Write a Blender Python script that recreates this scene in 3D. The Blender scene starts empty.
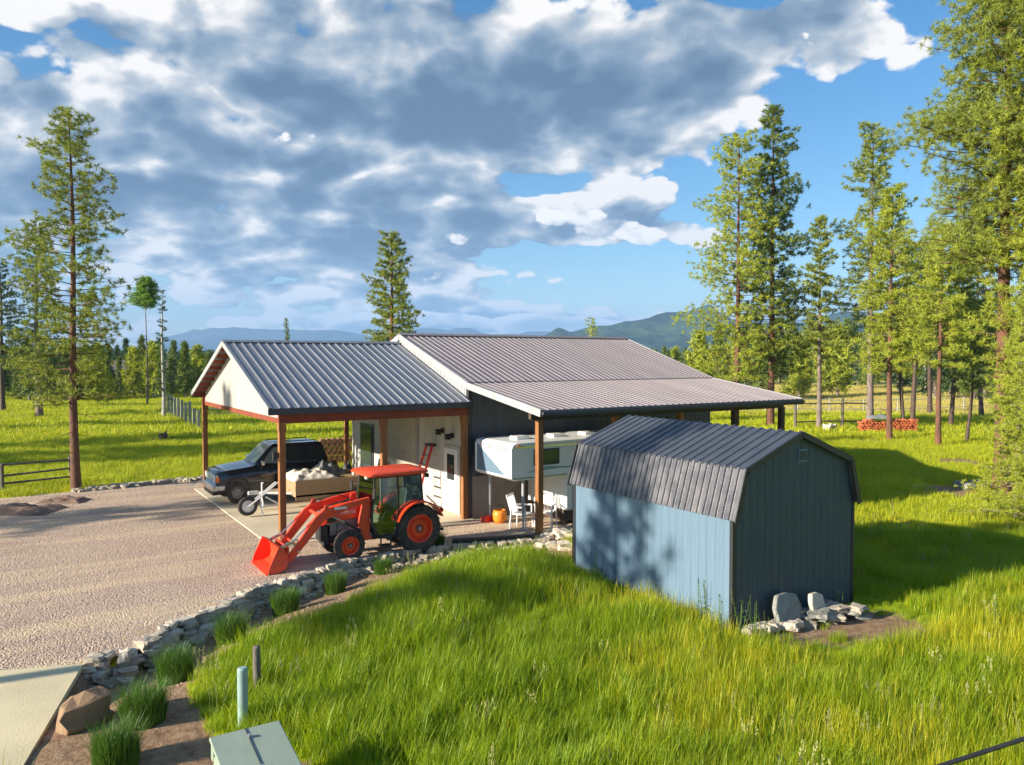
import bpy, bmesh, math, random
import numpy as np
from mathutils import Vector, Matrix, Euler, noise

# ------------------------------------------------------------------ camera, sky, sun, exposure
S = bpy.context.scene
COL = S.collection
R = math.radians
CAM_H = 4.9; YAW = R(32.257); F = 782.2; HOR = 357.2
PITCH = math.atan((382.5 - HOR) / F)
cam = bpy.data.cameras.new('camera'); cam_o = bpy.data.objects.new('camera', cam); COL.objects.link(cam_o)
cam_o.location = (0, 0, CAM_H); cam_o.rotation_euler = (R(90) - PITCH, 0, -YAW)
cam.sensor_width = 36; cam.lens = 36 * F / 1024; cam.clip_start = .05; cam.clip_end = 40000
S.camera = cam_o
SUN_EL = R(18.5); SUN_AZ = math.atan2(-.993, .119)          # azimuth from +Y towards +X
sd = Vector((math.sin(SUN_AZ) * math.cos(SUN_EL), math.cos(SUN_AZ) * math.cos(SUN_EL), math.sin(SUN_EL)))
sun = bpy.data.lights.new('sun', 'SUN'); sun.energy = 5.0; sun.angle = R(.55); sun.color = (1, .90, .75)
sun_o = bpy.data.objects.new('sun', sun); COL.objects.link(sun_o)
sun_o.rotation_euler = sd.to_track_quat('Z', 'Y').to_euler()
S.view_settings.view_transform = 'Standard'; S.view_settings.look = 'None'
S.view_settings.exposure = 1.36; S.view_settings.gamma = 1; S.view_settings.use_curve_mapping = False
S.render.engine = 'CYCLES'
S.cycles.use_denoising = True; S.cycles.max_bounces = 6; S.cycles.transparent_max_bounces = 6
S.cycles.volume_bounces = 0; S.cycles.caustics_reflective = False; S.cycles.caustics_refractive = False
S.cycles.use_adaptive_sampling = True; S.cycles.adaptive_threshold = .02

w = bpy.data.worlds.new('World'); S.world = w; w.use_nodes = True
HEAPS = ((.06, .185, .11, .038, .42), (.17, .155, .09, .022, .34), (-.06, .15, .05, .018, .32), (-.26, .275, .075, .035, .36), (-.10, .10, .04, .016, .30), (-.52, .34, .16, .05, .26), (-.14, .33, .06, .06, .24),
         (-.40, .03, .30, .016, .34), (.02, .042, .14, .014, .40), (.40, .40, .12, .03, .24), (-.05, .075, .03, .006, .3), (-.45, .12, .2, .012, .24), (-.30, .09, .2, .014, .24), (.08, .04, .10, .012, .36), (-.02, .11, .08, .012, .3), (-.20, .055, .16, .012, .34))
# where the deck is thick (+) and where it breaks open (-): bearing, height, extents, amount
BLOBS = ((-.25, .34, .45, .17, .22), (.06, .30, .26, .10, .20), (.26, .37, .20, .10, .16), (-.55, .18, .30, .14, .13), (-.28, .13, .24, .06, .11),
         (.42, .43, .24, .05, .15), (.50, .38, .10, .04, .10), (.10, .175, .16, .035, .15), (.21, .155, .07, .02, .12), (-.03, .155, .06, .018, .09), (-.50, .03, .45, .025, .10), (.0, .045, .16, .018, .17), (-.15, .08, .2, .03, .10),
         (.50, .20, .26, .11, -.32), (.20, .085, .22, .03, -.14), (-.345, .30, .05, .025, -.17), (.03, .215, .05, .016, -.12), (.30, .46, .05, .02, -.24), (.62, .26, .2, .16, -.16), (-.47, .36, .1, .04, -.05))
def build_sky():
    nt = w.node_tree; N = nt.nodes; L = nt.links; N.clear()
    def val(x, sock):
        if isinstance(x, (int, float)): sock.default_value = x
        else: L.new(x, sock)
    def m(op, a, b=0.0, c=None, clamp=False):
        n = N.new('ShaderNodeMath'); n.operation = op; n.use_clamp = clamp
        val(a, n.inputs[0]); val(b, n.inputs[1])
        if c is not None: val(c, n.inputs[2])
        return n.outputs[0]
    def sm(x, a, b):
        n = N.new('ShaderNodeMapRange'); n.interpolation_type = 'SMOOTHSTEP'
        L.new(x, n.inputs[0]); n.inputs[1].default_value = a; n.inputs[2].default_value = b
        return n.outputs[0]
    def noise_tex(vec, scale, detail, rough, dist=0):
        n = N.new('ShaderNodeTexNoise'); L.new(vec, n.inputs['Vector']); n.inputs['Scale'].default_value = scale
        n.inputs['Detail'].default_value = detail; n.inputs['Roughness'].default_value = rough
        n.inputs['Distortion'].default_value = dist; return n.outputs['Fac']
    def mixc(f, a, b):
        n = N.new('ShaderNodeMix'); n.data_type = 'RGBA'; L.new(f, n.inputs[0])
        for x, s in ((a, n.inputs[6]), (b, n.inputs[7])):
            if isinstance(x, tuple): s.default_value = (*x, 1)
            else: L.new(x, s)
        return n.outputs[2]
    sky = N.new('ShaderNodeTexSky'); sky.sky_type = 'NISHITA'; sky.sun_disc = False
    sky.sun_elevation = SUN_EL; sky.sun_rotation = SUN_AZ; sky.air_density = 1.0; sky.dust_density = .25; sky.ozone_density = 2.6
    tc = N.new('ShaderNodeTexCoord')
    rot = N.new('ShaderNodeVectorRotate'); rot.rotation_type = 'Z_AXIS'; rot.inputs['Angle'].default_value = YAW
    L.new(tc.outputs['Generated'], rot.inputs['Vector'])          # y: the way the valley runs
    sx = N.new('ShaderNodeSeparateXYZ'); L.new(rot.outputs[0], sx.inputs[0])
    X, Y, Z = sx.outputs
    Yp = m('MAXIMUM', Y, .05); az = m('DIVIDE', X, Yp); el = m('DIVIDE', Z, Yp)   # tangent coordinates of a direction
    # cloud deck coordinates: a deck seen in perspective, less squeezed near the horizon than a flat plane would be
    zz = m('ADD', m('MAXIMUM', Z, 0), .36)
    cx = m('DIVIDE', X, zz); cy = m('MULTIPLY', m('DIVIDE', Y, zz), 1.0)
    cv = N.new('ShaderNodeCombineXYZ'); L.new(cx, cv.inputs[0]); L.new(cy, cv.inputs[1]); cv.inputs[2].default_value = 7.3
    base0 = cv.outputs[0]
    def add(v0, d):
        n = N.new('ShaderNodeVectorMath'); n.operation = 'ADD'; L.new(v0, n.inputs[0])
        if isinstance(d, tuple): n.inputs[1].default_value = d
        else: L.new(d, n.inputs[1])
        return n.outputs[0]
    wn = N.new('ShaderNodeTexNoise'); wn.inputs['Scale'].default_value = 3.2; wn.inputs['Detail'].default_value = 3; L.new(base0, wn.inputs['Vector'])
    wm = N.new('ShaderNodeVectorMath'); wm.operation = 'SCALE'; L.new(add(wn.outputs['Color'], (-.5, -.5, -.5)), wm.inputs[0]); wm.inputs['Scale'].default_value = .09
    base = add(base0, wm.outputs[0])
    def density(vec):
        big = noise_tex(vec, 1.5, 3, .5); mid = noise_tex(vec, 4.2, 8, .58)
        vo = N.new('ShaderNodeTexVoronoi'); vo.feature = 'F1'; vo.inputs['Scale'].default_value = 6.5
        vo.inputs['Detail'].default_value = 2; vo.inputs['Roughness'].default_value = .5; L.new(vec, vo.inputs['Vector'])
        puff = m('SUBTRACT', .5, vo.outputs['Distance'])
        return m('ADD', m('ADD', m('MULTIPLY', big, .55), m('MULTIPLY', mid, .50)), m('MULTIPLY', puff, .24))
    def blob(a0, e0, ra, re, amp):
        d = m('ADD', m('POWER', m('ABSOLUTE', m('DIVIDE', m('SUBTRACT', az, a0), ra)), 2), m('POWER', m('ABSOLUTE', m('DIVIDE', m('SUBTRACT', el, e0), re)), 2))
        return m('MULTIPLY', m('POWER', 2.718, m('MULTIPLY', d, -1)), amp)
    T = None
    for b in BLOBS:
        v = blob(*b); T = v if T is None else m('ADD', T, v)
    off = m('SUBTRACT', T, .497)
    dens = m('ADD', density(base), off); dup_ = m('ADD', density(add(base, (-.045, -.085, 0))), off)
    alpha = sm(dens, .0, .04)
    fine = noise_tex(base, 14, 5, .6)
    rel = m('MULTIPLY', m('SUBTRACT', dens, dup_), 4.2)
    thick = sm(dens, .06, .27); low = sm(el, .30, .02)
    lit = m('ADD', m('ADD', m('SUBTRACT', m('ADD', .80, rel), m('MULTIPLY', thick, .70)), m('MULTIPLY', m('SUBTRACT', fine, .5), .40)), m('MULTIPLY', low, .06), clamp=True)
    cr = N.new('ShaderNodeValToRGB'); L.new(lit, cr.inputs[0]); e = cr.color_ramp.elements
    e[0].position = 0; e[0].color = (.75, 1.25, 2.0, 1); e[1].position = 1; e[1].color = (7.9, 7.5, 7.1, 1)
    for p, c in ((.28, (1.25, 1.85, 2.7)), (.50, (2.2, 2.85, 3.6)), (.75, (4.2, 4.5, 4.8))):
        k = e.new(p); k.color = (*c, 1)
    # heaped fair-weather clouds standing under the deck: coordinates by bearing and height
    c2 = N.new('ShaderNodeCombineXYZ'); L.new(az, c2.inputs[0]); L.new(m('MULTIPLY', el, 1.55), c2.inputs[1]); c2.inputs[2].default_value = 2.1
    def d2(vec):
        a = noise_tex(vec, 9, 7, .55); vo = N.new('ShaderNodeTexVoronoi'); vo.inputs['Scale'].default_value = 17; vo.inputs['Detail'].default_value = 2; vo.inputs['Roughness'].default_value = .5; L.new(vec, vo.inputs['Vector'])
        return m('ADD', a, m('MULTIPLY', m('SUBTRACT', .5, vo.outputs['Distance']), .22))
    T2 = None
    for b in HEAPS:
        v = blob(*b); T2 = v if T2 is None else m('ADD', T2, v)
    o2 = m('SUBTRACT', T2, .79); b2 = c2.outputs[0]; e1 = m('ADD', d2(b2), o2); e2_ = m('ADD', d2(add(b2, (-.008, .022, 0))), o2)
    a2_ = sm(e1, .0, .05)
    l2 = m('ADD', m('SUBTRACT', .80, m('MULTIPLY', sm(e1, .12, .42), .30)), m('MULTIPLY', m('SUBTRACT', e1, e2_), 2.6), clamp=True)
    cr2 = N.new('ShaderNodeValToRGB'); L.new(l2, cr2.inputs[0]); e = cr2.color_ramp.elements
    e[0].position = 0; e[0].color = (1.6, 2.1, 2.9, 1); e[1].position = 1; e[1].color = (8.6, 8.2, 7.8, 1)
    for p, c in ((.35, (2.6, 3.1, 3.8)), (.65, (5.0, 5.2, 5.4))):
        k = e.new(p); k.color = (*c, 1)
    hsv = N.new('ShaderNodeHueSaturation'); hsv.inputs['Saturation'].default_value = 1.32; hsv.inputs['Value'].default_value = 1.2
    L.new(sky.outputs[0], hsv.inputs['Color'])
    out = mixc(a2_, mixc(alpha, hsv.outputs[0], cr.outputs[0]), cr2.outputs[0])
    bg = N.new('ShaderNodeBackground'); bg.inputs['Strength'].default_value = .055; L.new(out, bg.inputs[0])
    wo = N.new('ShaderNodeOutputWorld'); L.new(bg.outputs[0], wo.inputs[0])
build_sky()
w.cycles.sampling_method = 'MANUAL'; w.cycles.sample_map_resolution = 512

# ------------------------------------------------------------------ helpers
CT, ST = math.cos(YAW), math.sin(YAW)
def fromcam(X, D): return (X * CT + D * ST, -X * ST + D * CT)
def at(u, v, z=0.0):                     # where the ray of a photo point meets height z
    D = (CAM_H - z) * F / (v - HOR); return fromcam((u - 512) / F * D, D)
def atd(u, D): return fromcam((u - 512) / F * D, D)
def rnd(a, b): return random.uniform(a, b)

def tag(o, label=None, cat=None, group=None, kind=None):
    for k, v in (('label', label), ('category', cat), ('group', group), ('kind', kind)):
        if v: o[k] = v
    return o
def thing(name, label, cat, loc=(0, 0, 0), rz=0, group=None):
    o = bpy.data.objects.new(name, None); COL.objects.link(o); o.location = loc; o.rotation_euler = (0, 0, rz)
    o.empty_display_size = .2
    return tag(o, label, cat, group)
def obj(name, me, mat=None, parent=None):
    o = bpy.data.objects.new(name, me); COL.objects.link(o)
    if mat: me.materials.append(mat)
    if parent: o.parent = parent
    return o
def npmesh(name, V, Fc, smooth=False):
    """V (n,3), Fc (m,k) uniform polygons"""
    V = np.asarray(V, np.float32); Fc = np.asarray(Fc, np.int32); me = bpy.data.meshes.new(name)
    me.vertices.add(len(V)); me.vertices.foreach_set('co', V.ravel())
    k = Fc.shape[1]; me.loops.add(Fc.size); me.loops.foreach_set('vertex_index', Fc.ravel())
    me.polygons.add(len(Fc)); me.polygons.foreach_set('loop_start', np.arange(0, Fc.size, k, dtype=np.int32))
    if smooth: me.polygons.foreach_set('use_smooth', np.ones(len(Fc), bool))
    me.update(calc_edges=True); return me

class MB:
    def __init__(s): s.v = []; s.f = []; s.M = Matrix.Identity(4)
    def add(s, vs, fs):
        n = len(s.v); s.v += [tuple(s.M @ Vector(p)) for p in vs]; s.f += [tuple(i + n for i in f) for f in fs]; return s
    def box(s, x0, x1, y0, y1, z0, z1):
        return s.add([(x0, y0, z0), (x1, y0, z0), (x1, y1, z0), (x0, y1, z0), (x0, y0, z1), (x1, y0, z1), (x1, y1, z1), (x0, y1, z1)],
                     [(0, 3, 2, 1), (4, 5, 6, 7), (0, 1, 5, 4), (1, 2, 6, 5), (2, 3, 7, 6), (3, 0, 4, 7)])
    def cyl(s, a, b, r0, r1=None, n=12, cap=True):
        r1 = r0 if r1 is None else r1; a = Vector(a); b = Vector(b); d = (b - a).normalized()
        t = d.orthogonal().normalized(); q = d.cross(t)
        vs = []; fs = []
        for p, r in ((a, r0), (b, r1)):
            for i in range(n):
                an = 2 * math.pi * i / n; vs.append(p + (t * math.cos(an) + q * math.sin(an)) * r)
        for i in range(n): j = (i + 1) % n; fs.append((i, j, n + j, n + i))
        if cap: fs += [tuple(range(n - 1, -1, -1)), tuple(range(n, 2 * n))]
        return s.add(vs, fs)
    def tube(s, pts, r, n=8):
        for a, b in zip(pts[:-1], pts[1:]): s.cyl(a, b, r, r, n)
        return s
    def beam(s, a, b, w, h):             # rectangular bar between two points, h measured up
        a = Vector(a); b = Vector(b); d = (b - a).normalized(); up = Vector((0, 0, 1))
        if abs(d.z) > .95: up = Vector((1, 0, 0))
        q = d.cross(up).normalized(); u = q.cross(d)
        vs = [p + q * sx * w / 2 + u * sy * h / 2 for p in (a, b) for sx, sy in ((-1, -1), (1, -1), (1, 1), (-1, 1))]
        return s.add(vs, [(0, 3, 2, 1), (4, 5, 6, 7), (0, 1, 5, 4), (1, 2, 6, 5), (2, 3, 7, 6), (3, 0, 4, 7)])
    def prism(s, poly, y0, y1, ax='y', inset=0):     # poly in the other two axes; inset shrinks y for a taper
        def P(a, b, c): return {'y': (a, c, b), 'x': (c, a, b), 'z': (a, b, c)}[ax]
        n = len(poly); vs = [P(a, b, y0) for a, b in poly] + [P(a, b, y1) for a, b in poly]
        return s.add(vs, [tuple(range(n)), tuple(range(2 * n - 1, n - 1, -1))] + [(i, n + i, n + (i + 1) % n, (i + 1) % n) for i in range(n)])
    def loft(s, rings, cap=True):
        n = len(rings[0]); vs = [p for r in rings for p in r]; fs = []
        for k in range(len(rings) - 1):
            for i in range(n): j = (i + 1) % n; fs.append((k * n + i, k * n + j, (k + 1) * n + j, (k + 1) * n + i))
        if cap: fs += [tuple(range(n - 1, -1, -1)), tuple(range((len(rings) - 1) * n, len(rings) * n))]
        return s.add(vs, fs)
    def lathe(s, prof, axis_o, axis='y', n=28):      # prof: (radius, offset along the axis)
        o = Vector(axis_o); vs = []; fs = []; m_ = len(prof)
        for i in range(n):
            an = 2 * math.pi * i / n; c, q = math.cos(an), math.sin(an)
            for r, h in prof:
                vs.append(o + {'y': Vector((r * c, h, r * q)), 'x': Vector((h, r * c, r * q)), 'z': Vector((r * c, r * q, h))}[axis])
        for i in range(n):
            for k in range(m_ - 1):
                a = i * m_ + k; b = ((i + 1) % n) * m_ + k; fs.append((a, b, b + 1, a + 1))
        return s.add(vs, fs)
    def build(s, name, mat, parent=None, bevel=0, smooth=False, seg=2, sub=0):
        me = bpy.data.meshes.new(name); me.from_pydata(s.v, [], s.f)
        bm = bmesh.new(); bm.from_mesh(me); bmesh.ops.recalc_face_normals(bm, faces=bm.faces); bm.to_mesh(me); bm.free()
        o = obj(name, me, mat, parent)
        if smooth:
            me.polygons.foreach_set('use_smooth', [True] * len(me.polygons))
        if bevel:
            b = o.modifiers.new('bevel', 'BEVEL'); b.width = bevel; b.segments = seg; b.limit_method = 'ANGLE'; b.angle_limit = R(35)
            if smooth: b.harden_normals = True
        if sub:
            q = o.modifiers.new('sub', 'SUBSURF'); q.levels = sub; q.render_levels = sub
        return o
def smooth_by_angle(o, ang=40):
    me = o.data; me.polygons.foreach_set('use_smooth', [True] * len(me.polygons))
    bm = bmesh.new(); bm.from_mesh(me)
    for e in bm.edges:
        if len(e.link_faces) == 2 and e.calc_face_angle(0) > R(ang): e.smooth = False
    bm.to_mesh(me); bm.free(); return o

def copy_tree(o, parent=None):
    c = o.copy(); COL.objects.link(c); c.parent = parent
    for ch in list(o.children): copy_tree(ch, c)
    return c

def ribbed(mb, O, U, length, V, lo, hi, Nn, pitch=.25, rh=.02, rw=.05, thick=.012, off=0.0):
    """metal sheet: ribs repeat along U, run along V from lo(s) to hi(s), raised along Nn"""
    O = Vector(O); U = Vector(U).normalized(); V = Vector(V).normalized(); Nn = Vector(Nn).normalized()
    prof = []; s = 0
    if not callable(lo): l0 = lo; lo = lambda q: l0
    if not callable(hi): h0 = hi; hi = lambda q: h0
    s = off
    prof.append((0, 0))
    while s < length:
        for a, h in ((s + .005, 0), (s + .017, rh), (s + rw - .012, rh), (s + rw, 0)):
            if prof[-1][0] < a < length: prof.append((a, h))
        s += pitch
    prof.append((length, 0))
    vs = []; fs = []; n = len(prof)
    for a, h in prof:
        p = O + U * a
        for q in (lo(a), hi(a)): vs.append(p + V * q + Nn * h)
    for a, h in prof:
        p = O + U * a
        for q in (lo(a), hi(a)): vs.append(p + V * q - Nn * thick)
    for i in range(n - 1):
        fs += [(2 * i, 2 * i + 2, 2 * i + 3, 2 * i + 1), (2 * n + 2 * i, 2 * n + 2 * i + 1, 2 * n + 2 * i + 3, 2 * n + 2 * i + 2),
               (2 * i, 2 * n + 2 * i, 2 * n + 2 * i + 2, 2 * i + 2), (2 * i + 1, 2 * i + 3, 2 * n + 2 * i + 3, 2 * n + 2 * i + 1)]
    fs += [(0, 1, 2 * n + 1, 2 * n), (2 * n - 2, 4 * n - 2, 4 * n - 1, 2 * n - 1)]
    mb.add(vs, fs); return mb

# ------------------------------------------------------------------ materials
def mat(name, col, col2=None, rough=.6, metal=0, scale=3, bump=0, bscale=None, detail=5, trans=0, spec=.5, stretch=None, contrast=(.35, .65), island=0, coat=0):
    M = bpy.data.materials.new(name); M.use_nodes = True; nt = M.node_tree; N = nt.nodes; L = nt.links
    p = N['Principled BSDF']; p.inputs['Roughness'].default_value = rough; p.inputs['Metallic'].default_value = metal
    p.inputs['Specular IOR Level'].default_value = spec; p.inputs['Coat Weight'].default_value = coat
    p.inputs['Base Color'].default_value = (*col, 1)
    tc = N.new('ShaderNodeTexCoord'); vec = tc.outputs['Object']
    if stretch:
        mp = N.new('ShaderNodeMapping'); mp.inputs['Scale'].default_value = stretch; L.new(vec, mp.inputs[0]); vec = mp.outputs[0]
    colsock = None
    if col2:
        n = N.new('ShaderNodeTexNoise'); n.inputs['Scale'].default_value = scale; n.inputs['Detail'].default_value = detail; n.inputs['Roughness'].default_value = .6
        L.new(vec, n.inputs['Vector'])
        mr = N.new('ShaderNodeMapRange'); mr.inputs[1].default_value = contrast[0]; mr.inputs[2].default_value = contrast[1]; L.new(n.outputs['Fac'], mr.inputs[0])
        mx = N.new('ShaderNodeMix'); mx.data_type = 'RGBA'; mx.inputs[6].default_value = (*col, 1); mx.inputs[7].default_value = (*col2, 1)
        if island:
            g = N.new('ShaderNodeNewGeometry'); ma = N.new('ShaderNodeMath'); ma.operation = 'MULTIPLY_ADD'; L.new(g.outputs['Random Per Island'], ma.inputs[0]); ma.inputs[1].default_value = island
            ml = N.new('ShaderNodeMath'); ml.operation = 'MULTIPLY'; L.new(mr.outputs[0], ml.inputs[0]); ml.inputs[1].default_value = 1 - island
            L.new(ml.outputs[0], ma.inputs[2]); L.new(ma.outputs[0], mx.inputs[0])
        else: L.new(mr.outputs[0], mx.inputs[0])
        L.new(mx.outputs[2], p.inputs['Base Color']); colsock = mx.outputs[2]
        rr = N.new('ShaderNodeMapRange'); rr.inputs[3].default_value = max(0, rough - .08); rr.inputs[4].default_value = min(1, rough + .1)
        L.new(n.outputs['Fac'], rr.inputs[0]); L.new(rr.outputs[0], p.inputs['Roughness'])
    if bump:
        nb = N.new('ShaderNodeTexNoise'); nb.inputs['Scale'].default_value = bscale or scale * 6; nb.inputs['Detail'].default_value = 4; L.new(vec, nb.inputs['Vector'])
        b = N.new('ShaderNodeBump'); b.inputs['Strength'].default_value = bump; b.inputs['Distance'].default_value = .03
        L.new(nb.outputs['Fac'], b.inputs['Height']); L.new(b.outputs[0], p.inputs['Normal'])
    if trans:
        t = N.new('ShaderNodeBsdfTranslucent'); ms = N.new('ShaderNodeMixShader'); ms.inputs[0].default_value = trans
        if colsock: L.new(colsock, t.inputs[0])
        else: t.inputs[0].default_value = (*col, 1)
        L.new(p.outputs[0], ms.inputs[1]); L.new(t.outputs[0], ms.inputs[2]); L.new(ms.outputs[0], N['Material Output'].inputs[0])
    return M
def ramp_nodes(N, L, src, stops):
    cr = N.new('ShaderNodeValToRGB'); L.new(src, cr.inputs[0]); e = cr.color_ramp.elements
    e[0].position, e[0].color = stops[0][0], (*stops[0][1], 1); e[1].position, e[1].color = stops[-1][0], (*stops[-1][1], 1)
    for p, c in stops[1:-1]: k = e.new(p); k.color = (*c, 1)
    return cr.outputs[0]

M = {}
M['roof_grey'] = mat('grey_roof_metal', (.19, .205, .235), (.26, .27, .295), .42, .35, 1.2, stretch=(3, .4, .4))
M['roof_mauve'] = mat('weathered_roof_metal', (.255, .215, .215), (.31, .265, .26), .5, .25, 1.0, stretch=(3, .4, .4))
M['trim_pale'] = mat('pale_trim', (.40, .41, .42), (.33, .34, .35), .5, .1, 3)
M['cream'] = mat('cream_siding', (.52, .50, .44), (.44, .42, .37), .6, 0, 2, stretch=(4, 4, .5))
M['white_siding'] = mat('white_siding', (.54, .52, .48), (.46, .44, .40), .55, 0, 1.5, stretch=(3, 3, .6))
M['dark_siding'] = mat('dark_siding', (.075, .085, .105), (.10, .112, .135), .5, .1, 2, stretch=(4, 4, .5))
M['taupe'] = mat('taupe_siding', (.30, .27, .23), (.24, .215, .18), .6, 0, 2)
M['redwood'] = mat('red_brown_timber', (.27, .055, .02), (.17, .035, .015), .7, 0, 4, bump=.3, stretch=(1, 1, .3))
M['post'] = mat('stained_post', (.33, .135, .035), (.20, .08, .022), .7, 0, 4, bump=.4, stretch=(3, 3, .3))
M['darkpost'] = mat('dark_post', (.10, .06, .04), (.06, .04, .03), .7, 0, 4, bump=.3)
M['fascia'] = mat('dark_fascia', (.04, .042, .05), None, .5)
M['door'] = mat('roller_door', (.47, .42, .34), (.40, .355, .28), .55, 0, 1)
M['black'] = mat('black_plastic', (.018, .018, .02), (.03, .03, .03), .5, 0, 5)
M['rubber'] = mat('rubber', (.022, .021, .02), (.085, .07, .055), .85, 0, 6, bump=.3, bscale=40)
M['glass'] = mat('dark_glass', (.03, .045, .045), None, .06, 0, spec=.9)
def glass_mat(name, tint, alpha):
    g = bpy.data.materials.new(name); g.use_nodes = True; N = g.node_tree.nodes; L = g.node_tree.links; N.clear()
    t = N.new('ShaderNodeBsdfTransparent'); t.inputs[0].default_value = (*tint, 1); gl = N.new('ShaderNodeBsdfGlossy'); gl.inputs['Roughness'].default_value = .03
    fr = N.new('ShaderNodeFresnel'); fr.inputs[0].default_value = 1.5; ma = N.new('ShaderNodeMath'); ma.operation = 'ADD'; L.new(fr.outputs[0], ma.inputs[0]); ma.inputs[1].default_value = alpha
    ms = N.new('ShaderNodeMixShader'); L.new(ma.outputs[0], ms.inputs[0]); L.new(t.outputs[0], ms.inputs[1]); L.new(gl.outputs[0], ms.inputs[2])
    o = N.new('ShaderNodeOutputMaterial'); L.new(ms.outputs[0], o.inputs[0]); return g
M['cabglass'] = glass_mat('tinted_cab_glass', (.80, .90, .86), .05)
M['carglass'] = glass_mat('car_glass', (.35, .42, .40), .10)
M['orange'] = mat('tractor_orange', (.84, .055, .012), (.68, .05, .014), .32, 0, 3, coat=.4)
M['orange_worn'] = mat('loader_orange', (.85, .065, .016), (.66, .07, .03), .42, 0, 6, coat=.2)
M['orange_roof'] = mat('cab_roof_orange', (.82, .085, .03), (.70, .075, .03), .4, 0, 3)
M['steel'] = mat('bright_steel', (.62, .6, .58), None, .25, .9)
M['greysteel'] = mat('grey_steel', (.22, .22, .22), (.32, .31, .3), .5, .5, 6)
M['whitepaint'] = mat('white_paint', (.80, .80, .79), (.7, .7, .68), .35, 0, 2)
M['carpaint'] = mat('black_car_paint', (.018, .022, .028), None, .22, .2, coat=.8)
M['chrome'] = mat('chrome', (.65, .66, .68), None, .18, .85)
M['tan'] = mat('tan_plywood', (.40, .265, .14), (.33, .21, .105), .75, 0, 1.3, stretch=(.4, 2, 2))
M['concrete'] = mat('concrete', (.70, .59, .41), (.56, .47, .32), .8, 0, .8, bump=.15, bscale=30)
M['concrete2'] = mat('driveway_concrete', (.70, .60, .37), (.58, .49, .30), .8, 0, .7, bump=.15, bscale=30)
M['shedblue'] = mat('blue_shed_siding', (.125, .20, .275), (.105, .17, .235), .55, 0, 2, stretch=(6, 6, .4))
M['shedroof'] = mat('black_shed_roof', (.07, .08, .10), (.095, .105, .125), .34, .3, 2)
M['shedtrim'] = mat('black_shed_trim', (.022, .024, .028), None, .5)
M['bark'] = mat('pine_bark', (.20, .085, .045), (.09, .05, .035), .9, 0, 5, bump=.9, bscale=14, stretch=(1, 1, .35))
M['bark_grey'] = mat('grey_bark', (.26, .20, .17), (.13, .10, .085), .9, 0, 5, bump=.8, bscale=14, stretch=(1, 1, .35))
M['bark_pale'] = mat('pale_bark', (.45, .42, .38), (.25, .23, .2), .9, 0, 5, bump=.4, stretch=(1, 1, .35))
M['needle'] = mat('pine_needles', (.17, .22, .025), (.36, .40, .05), .6, 0, .9, trans=.30, island=.55)
M['needle_yel'] = mat('sunny_pine_needles', (.25, .32, .025), (.50, .52, .05), .6, 0, .8, trans=.34, island=.55)
M['needle_dark'] = mat('dark_needles', (.035, .075, .024), (.085, .14, .035), .65, 0, .7, trans=.2, island=.5)
M['needle_mid'] = mat('mid_needles', (.10, .15, .025), (.22, .28, .04), .65, 0, .7, trans=.25, island=.5)
M['leaf'] = mat('broad_leaves', (.13, .25, .02), (.26, .40, .035), .55, 0, .8, trans=.35, island=.5)
M['stone'] = mat('fieldstone', (.54, .47, .36), (.25, .21, .165), .85, 0, 2.2, bump=.5, bscale=9, island=.5)
M['stone_pale'] = mat('pale_fieldstone', (.68, .60, .48), (.46, .38, .29), .85, 0, 2.2, bump=.5, bscale=9, island=.6)
M['slab'] = mat('grey_flagstone', (.30, .30, .26), (.17, .17, .15), .85, 0, 4, bump=.5, bscale=16)
M['boulder'] = mat('rusty_boulder', (.30, .19, .10), (.17, .105, .06), .85, 0, 2.5, bump=.6, bscale=8)
M['utility'] = mat('utility_green', (.27, .33, .25), (.31, .37, .285), .45, 0, 3)
M['utilitypost'] = mat('pale_green_post', (.30, .42, .38), (.24, .34, .31), .5, 0, 5)
M['oldwood'] = mat('weathered_wood', (.17, .15, .125), (.09, .075, .06), .85, 0, 6, bump=.5, stretch=(2, 2, .3))
M['redwoodlog'] = mat('red_split_wood', (.62, .17, .06), (.42, .10, .035), .8, 0, 6, bump=.4, island=.5)
M['log'] = mat('firewood', (.33, .17, .08), (.18, .09, .04), .8, 0, 6, bump=.4, island=.5)
M['tarp'] = mat('grey_tarp', (.17, .19, .18), (.25, .27, .26), .45, 0, 5, bump=.6, bscale=9)
M['whitetarp'] = mat('white_tarp', (.80, .74, .62), (.70, .63, .5), .6, 0, 5, bump=.5, bscale=9)
M['red'] = mat('red_plastic', (.55, .03, .02), None, .4)
M['amber'] = mat('amber_lens', (.85, .20, .04), None, .3)
M['lens'] = mat('lamp_lens', (.75, .78, .72), None, .15)
M['timber'] = mat('railroad_tie', (.045, .033, .024), (.085, .065, .05), .85, 0, 5, bump=.5)
M['pumpkin'] = mat('orange_bucket', (.80, .25, .02), None, .45)
M['teal'] = mat('teal_stripe', (.18, .36, .34), None, .4)
M['camper'] = mat('camper_white', (.74, .76, .74), (.68, .71, .69), .4, 0, 1)
M['grassblade'] = mat('grass_blades', (.11, .29, .006), (.66, .66, .012), .5, 0, .22, trans=.5, island=.35, contrast=(.38, .64))
M['clump'] = mat('clump_blades', (.05, .13, .012), (.14, .27, .02), .5, 0, 3, trans=.3, island=.7)
M['fieldgrass'] = mat('field_grass', (.15, .31, .006), (.80, .68, .02), .6, 0, .16, trans=.4, island=.3, stretch=(1, 1, 1), contrast=(.38, .62))

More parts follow.
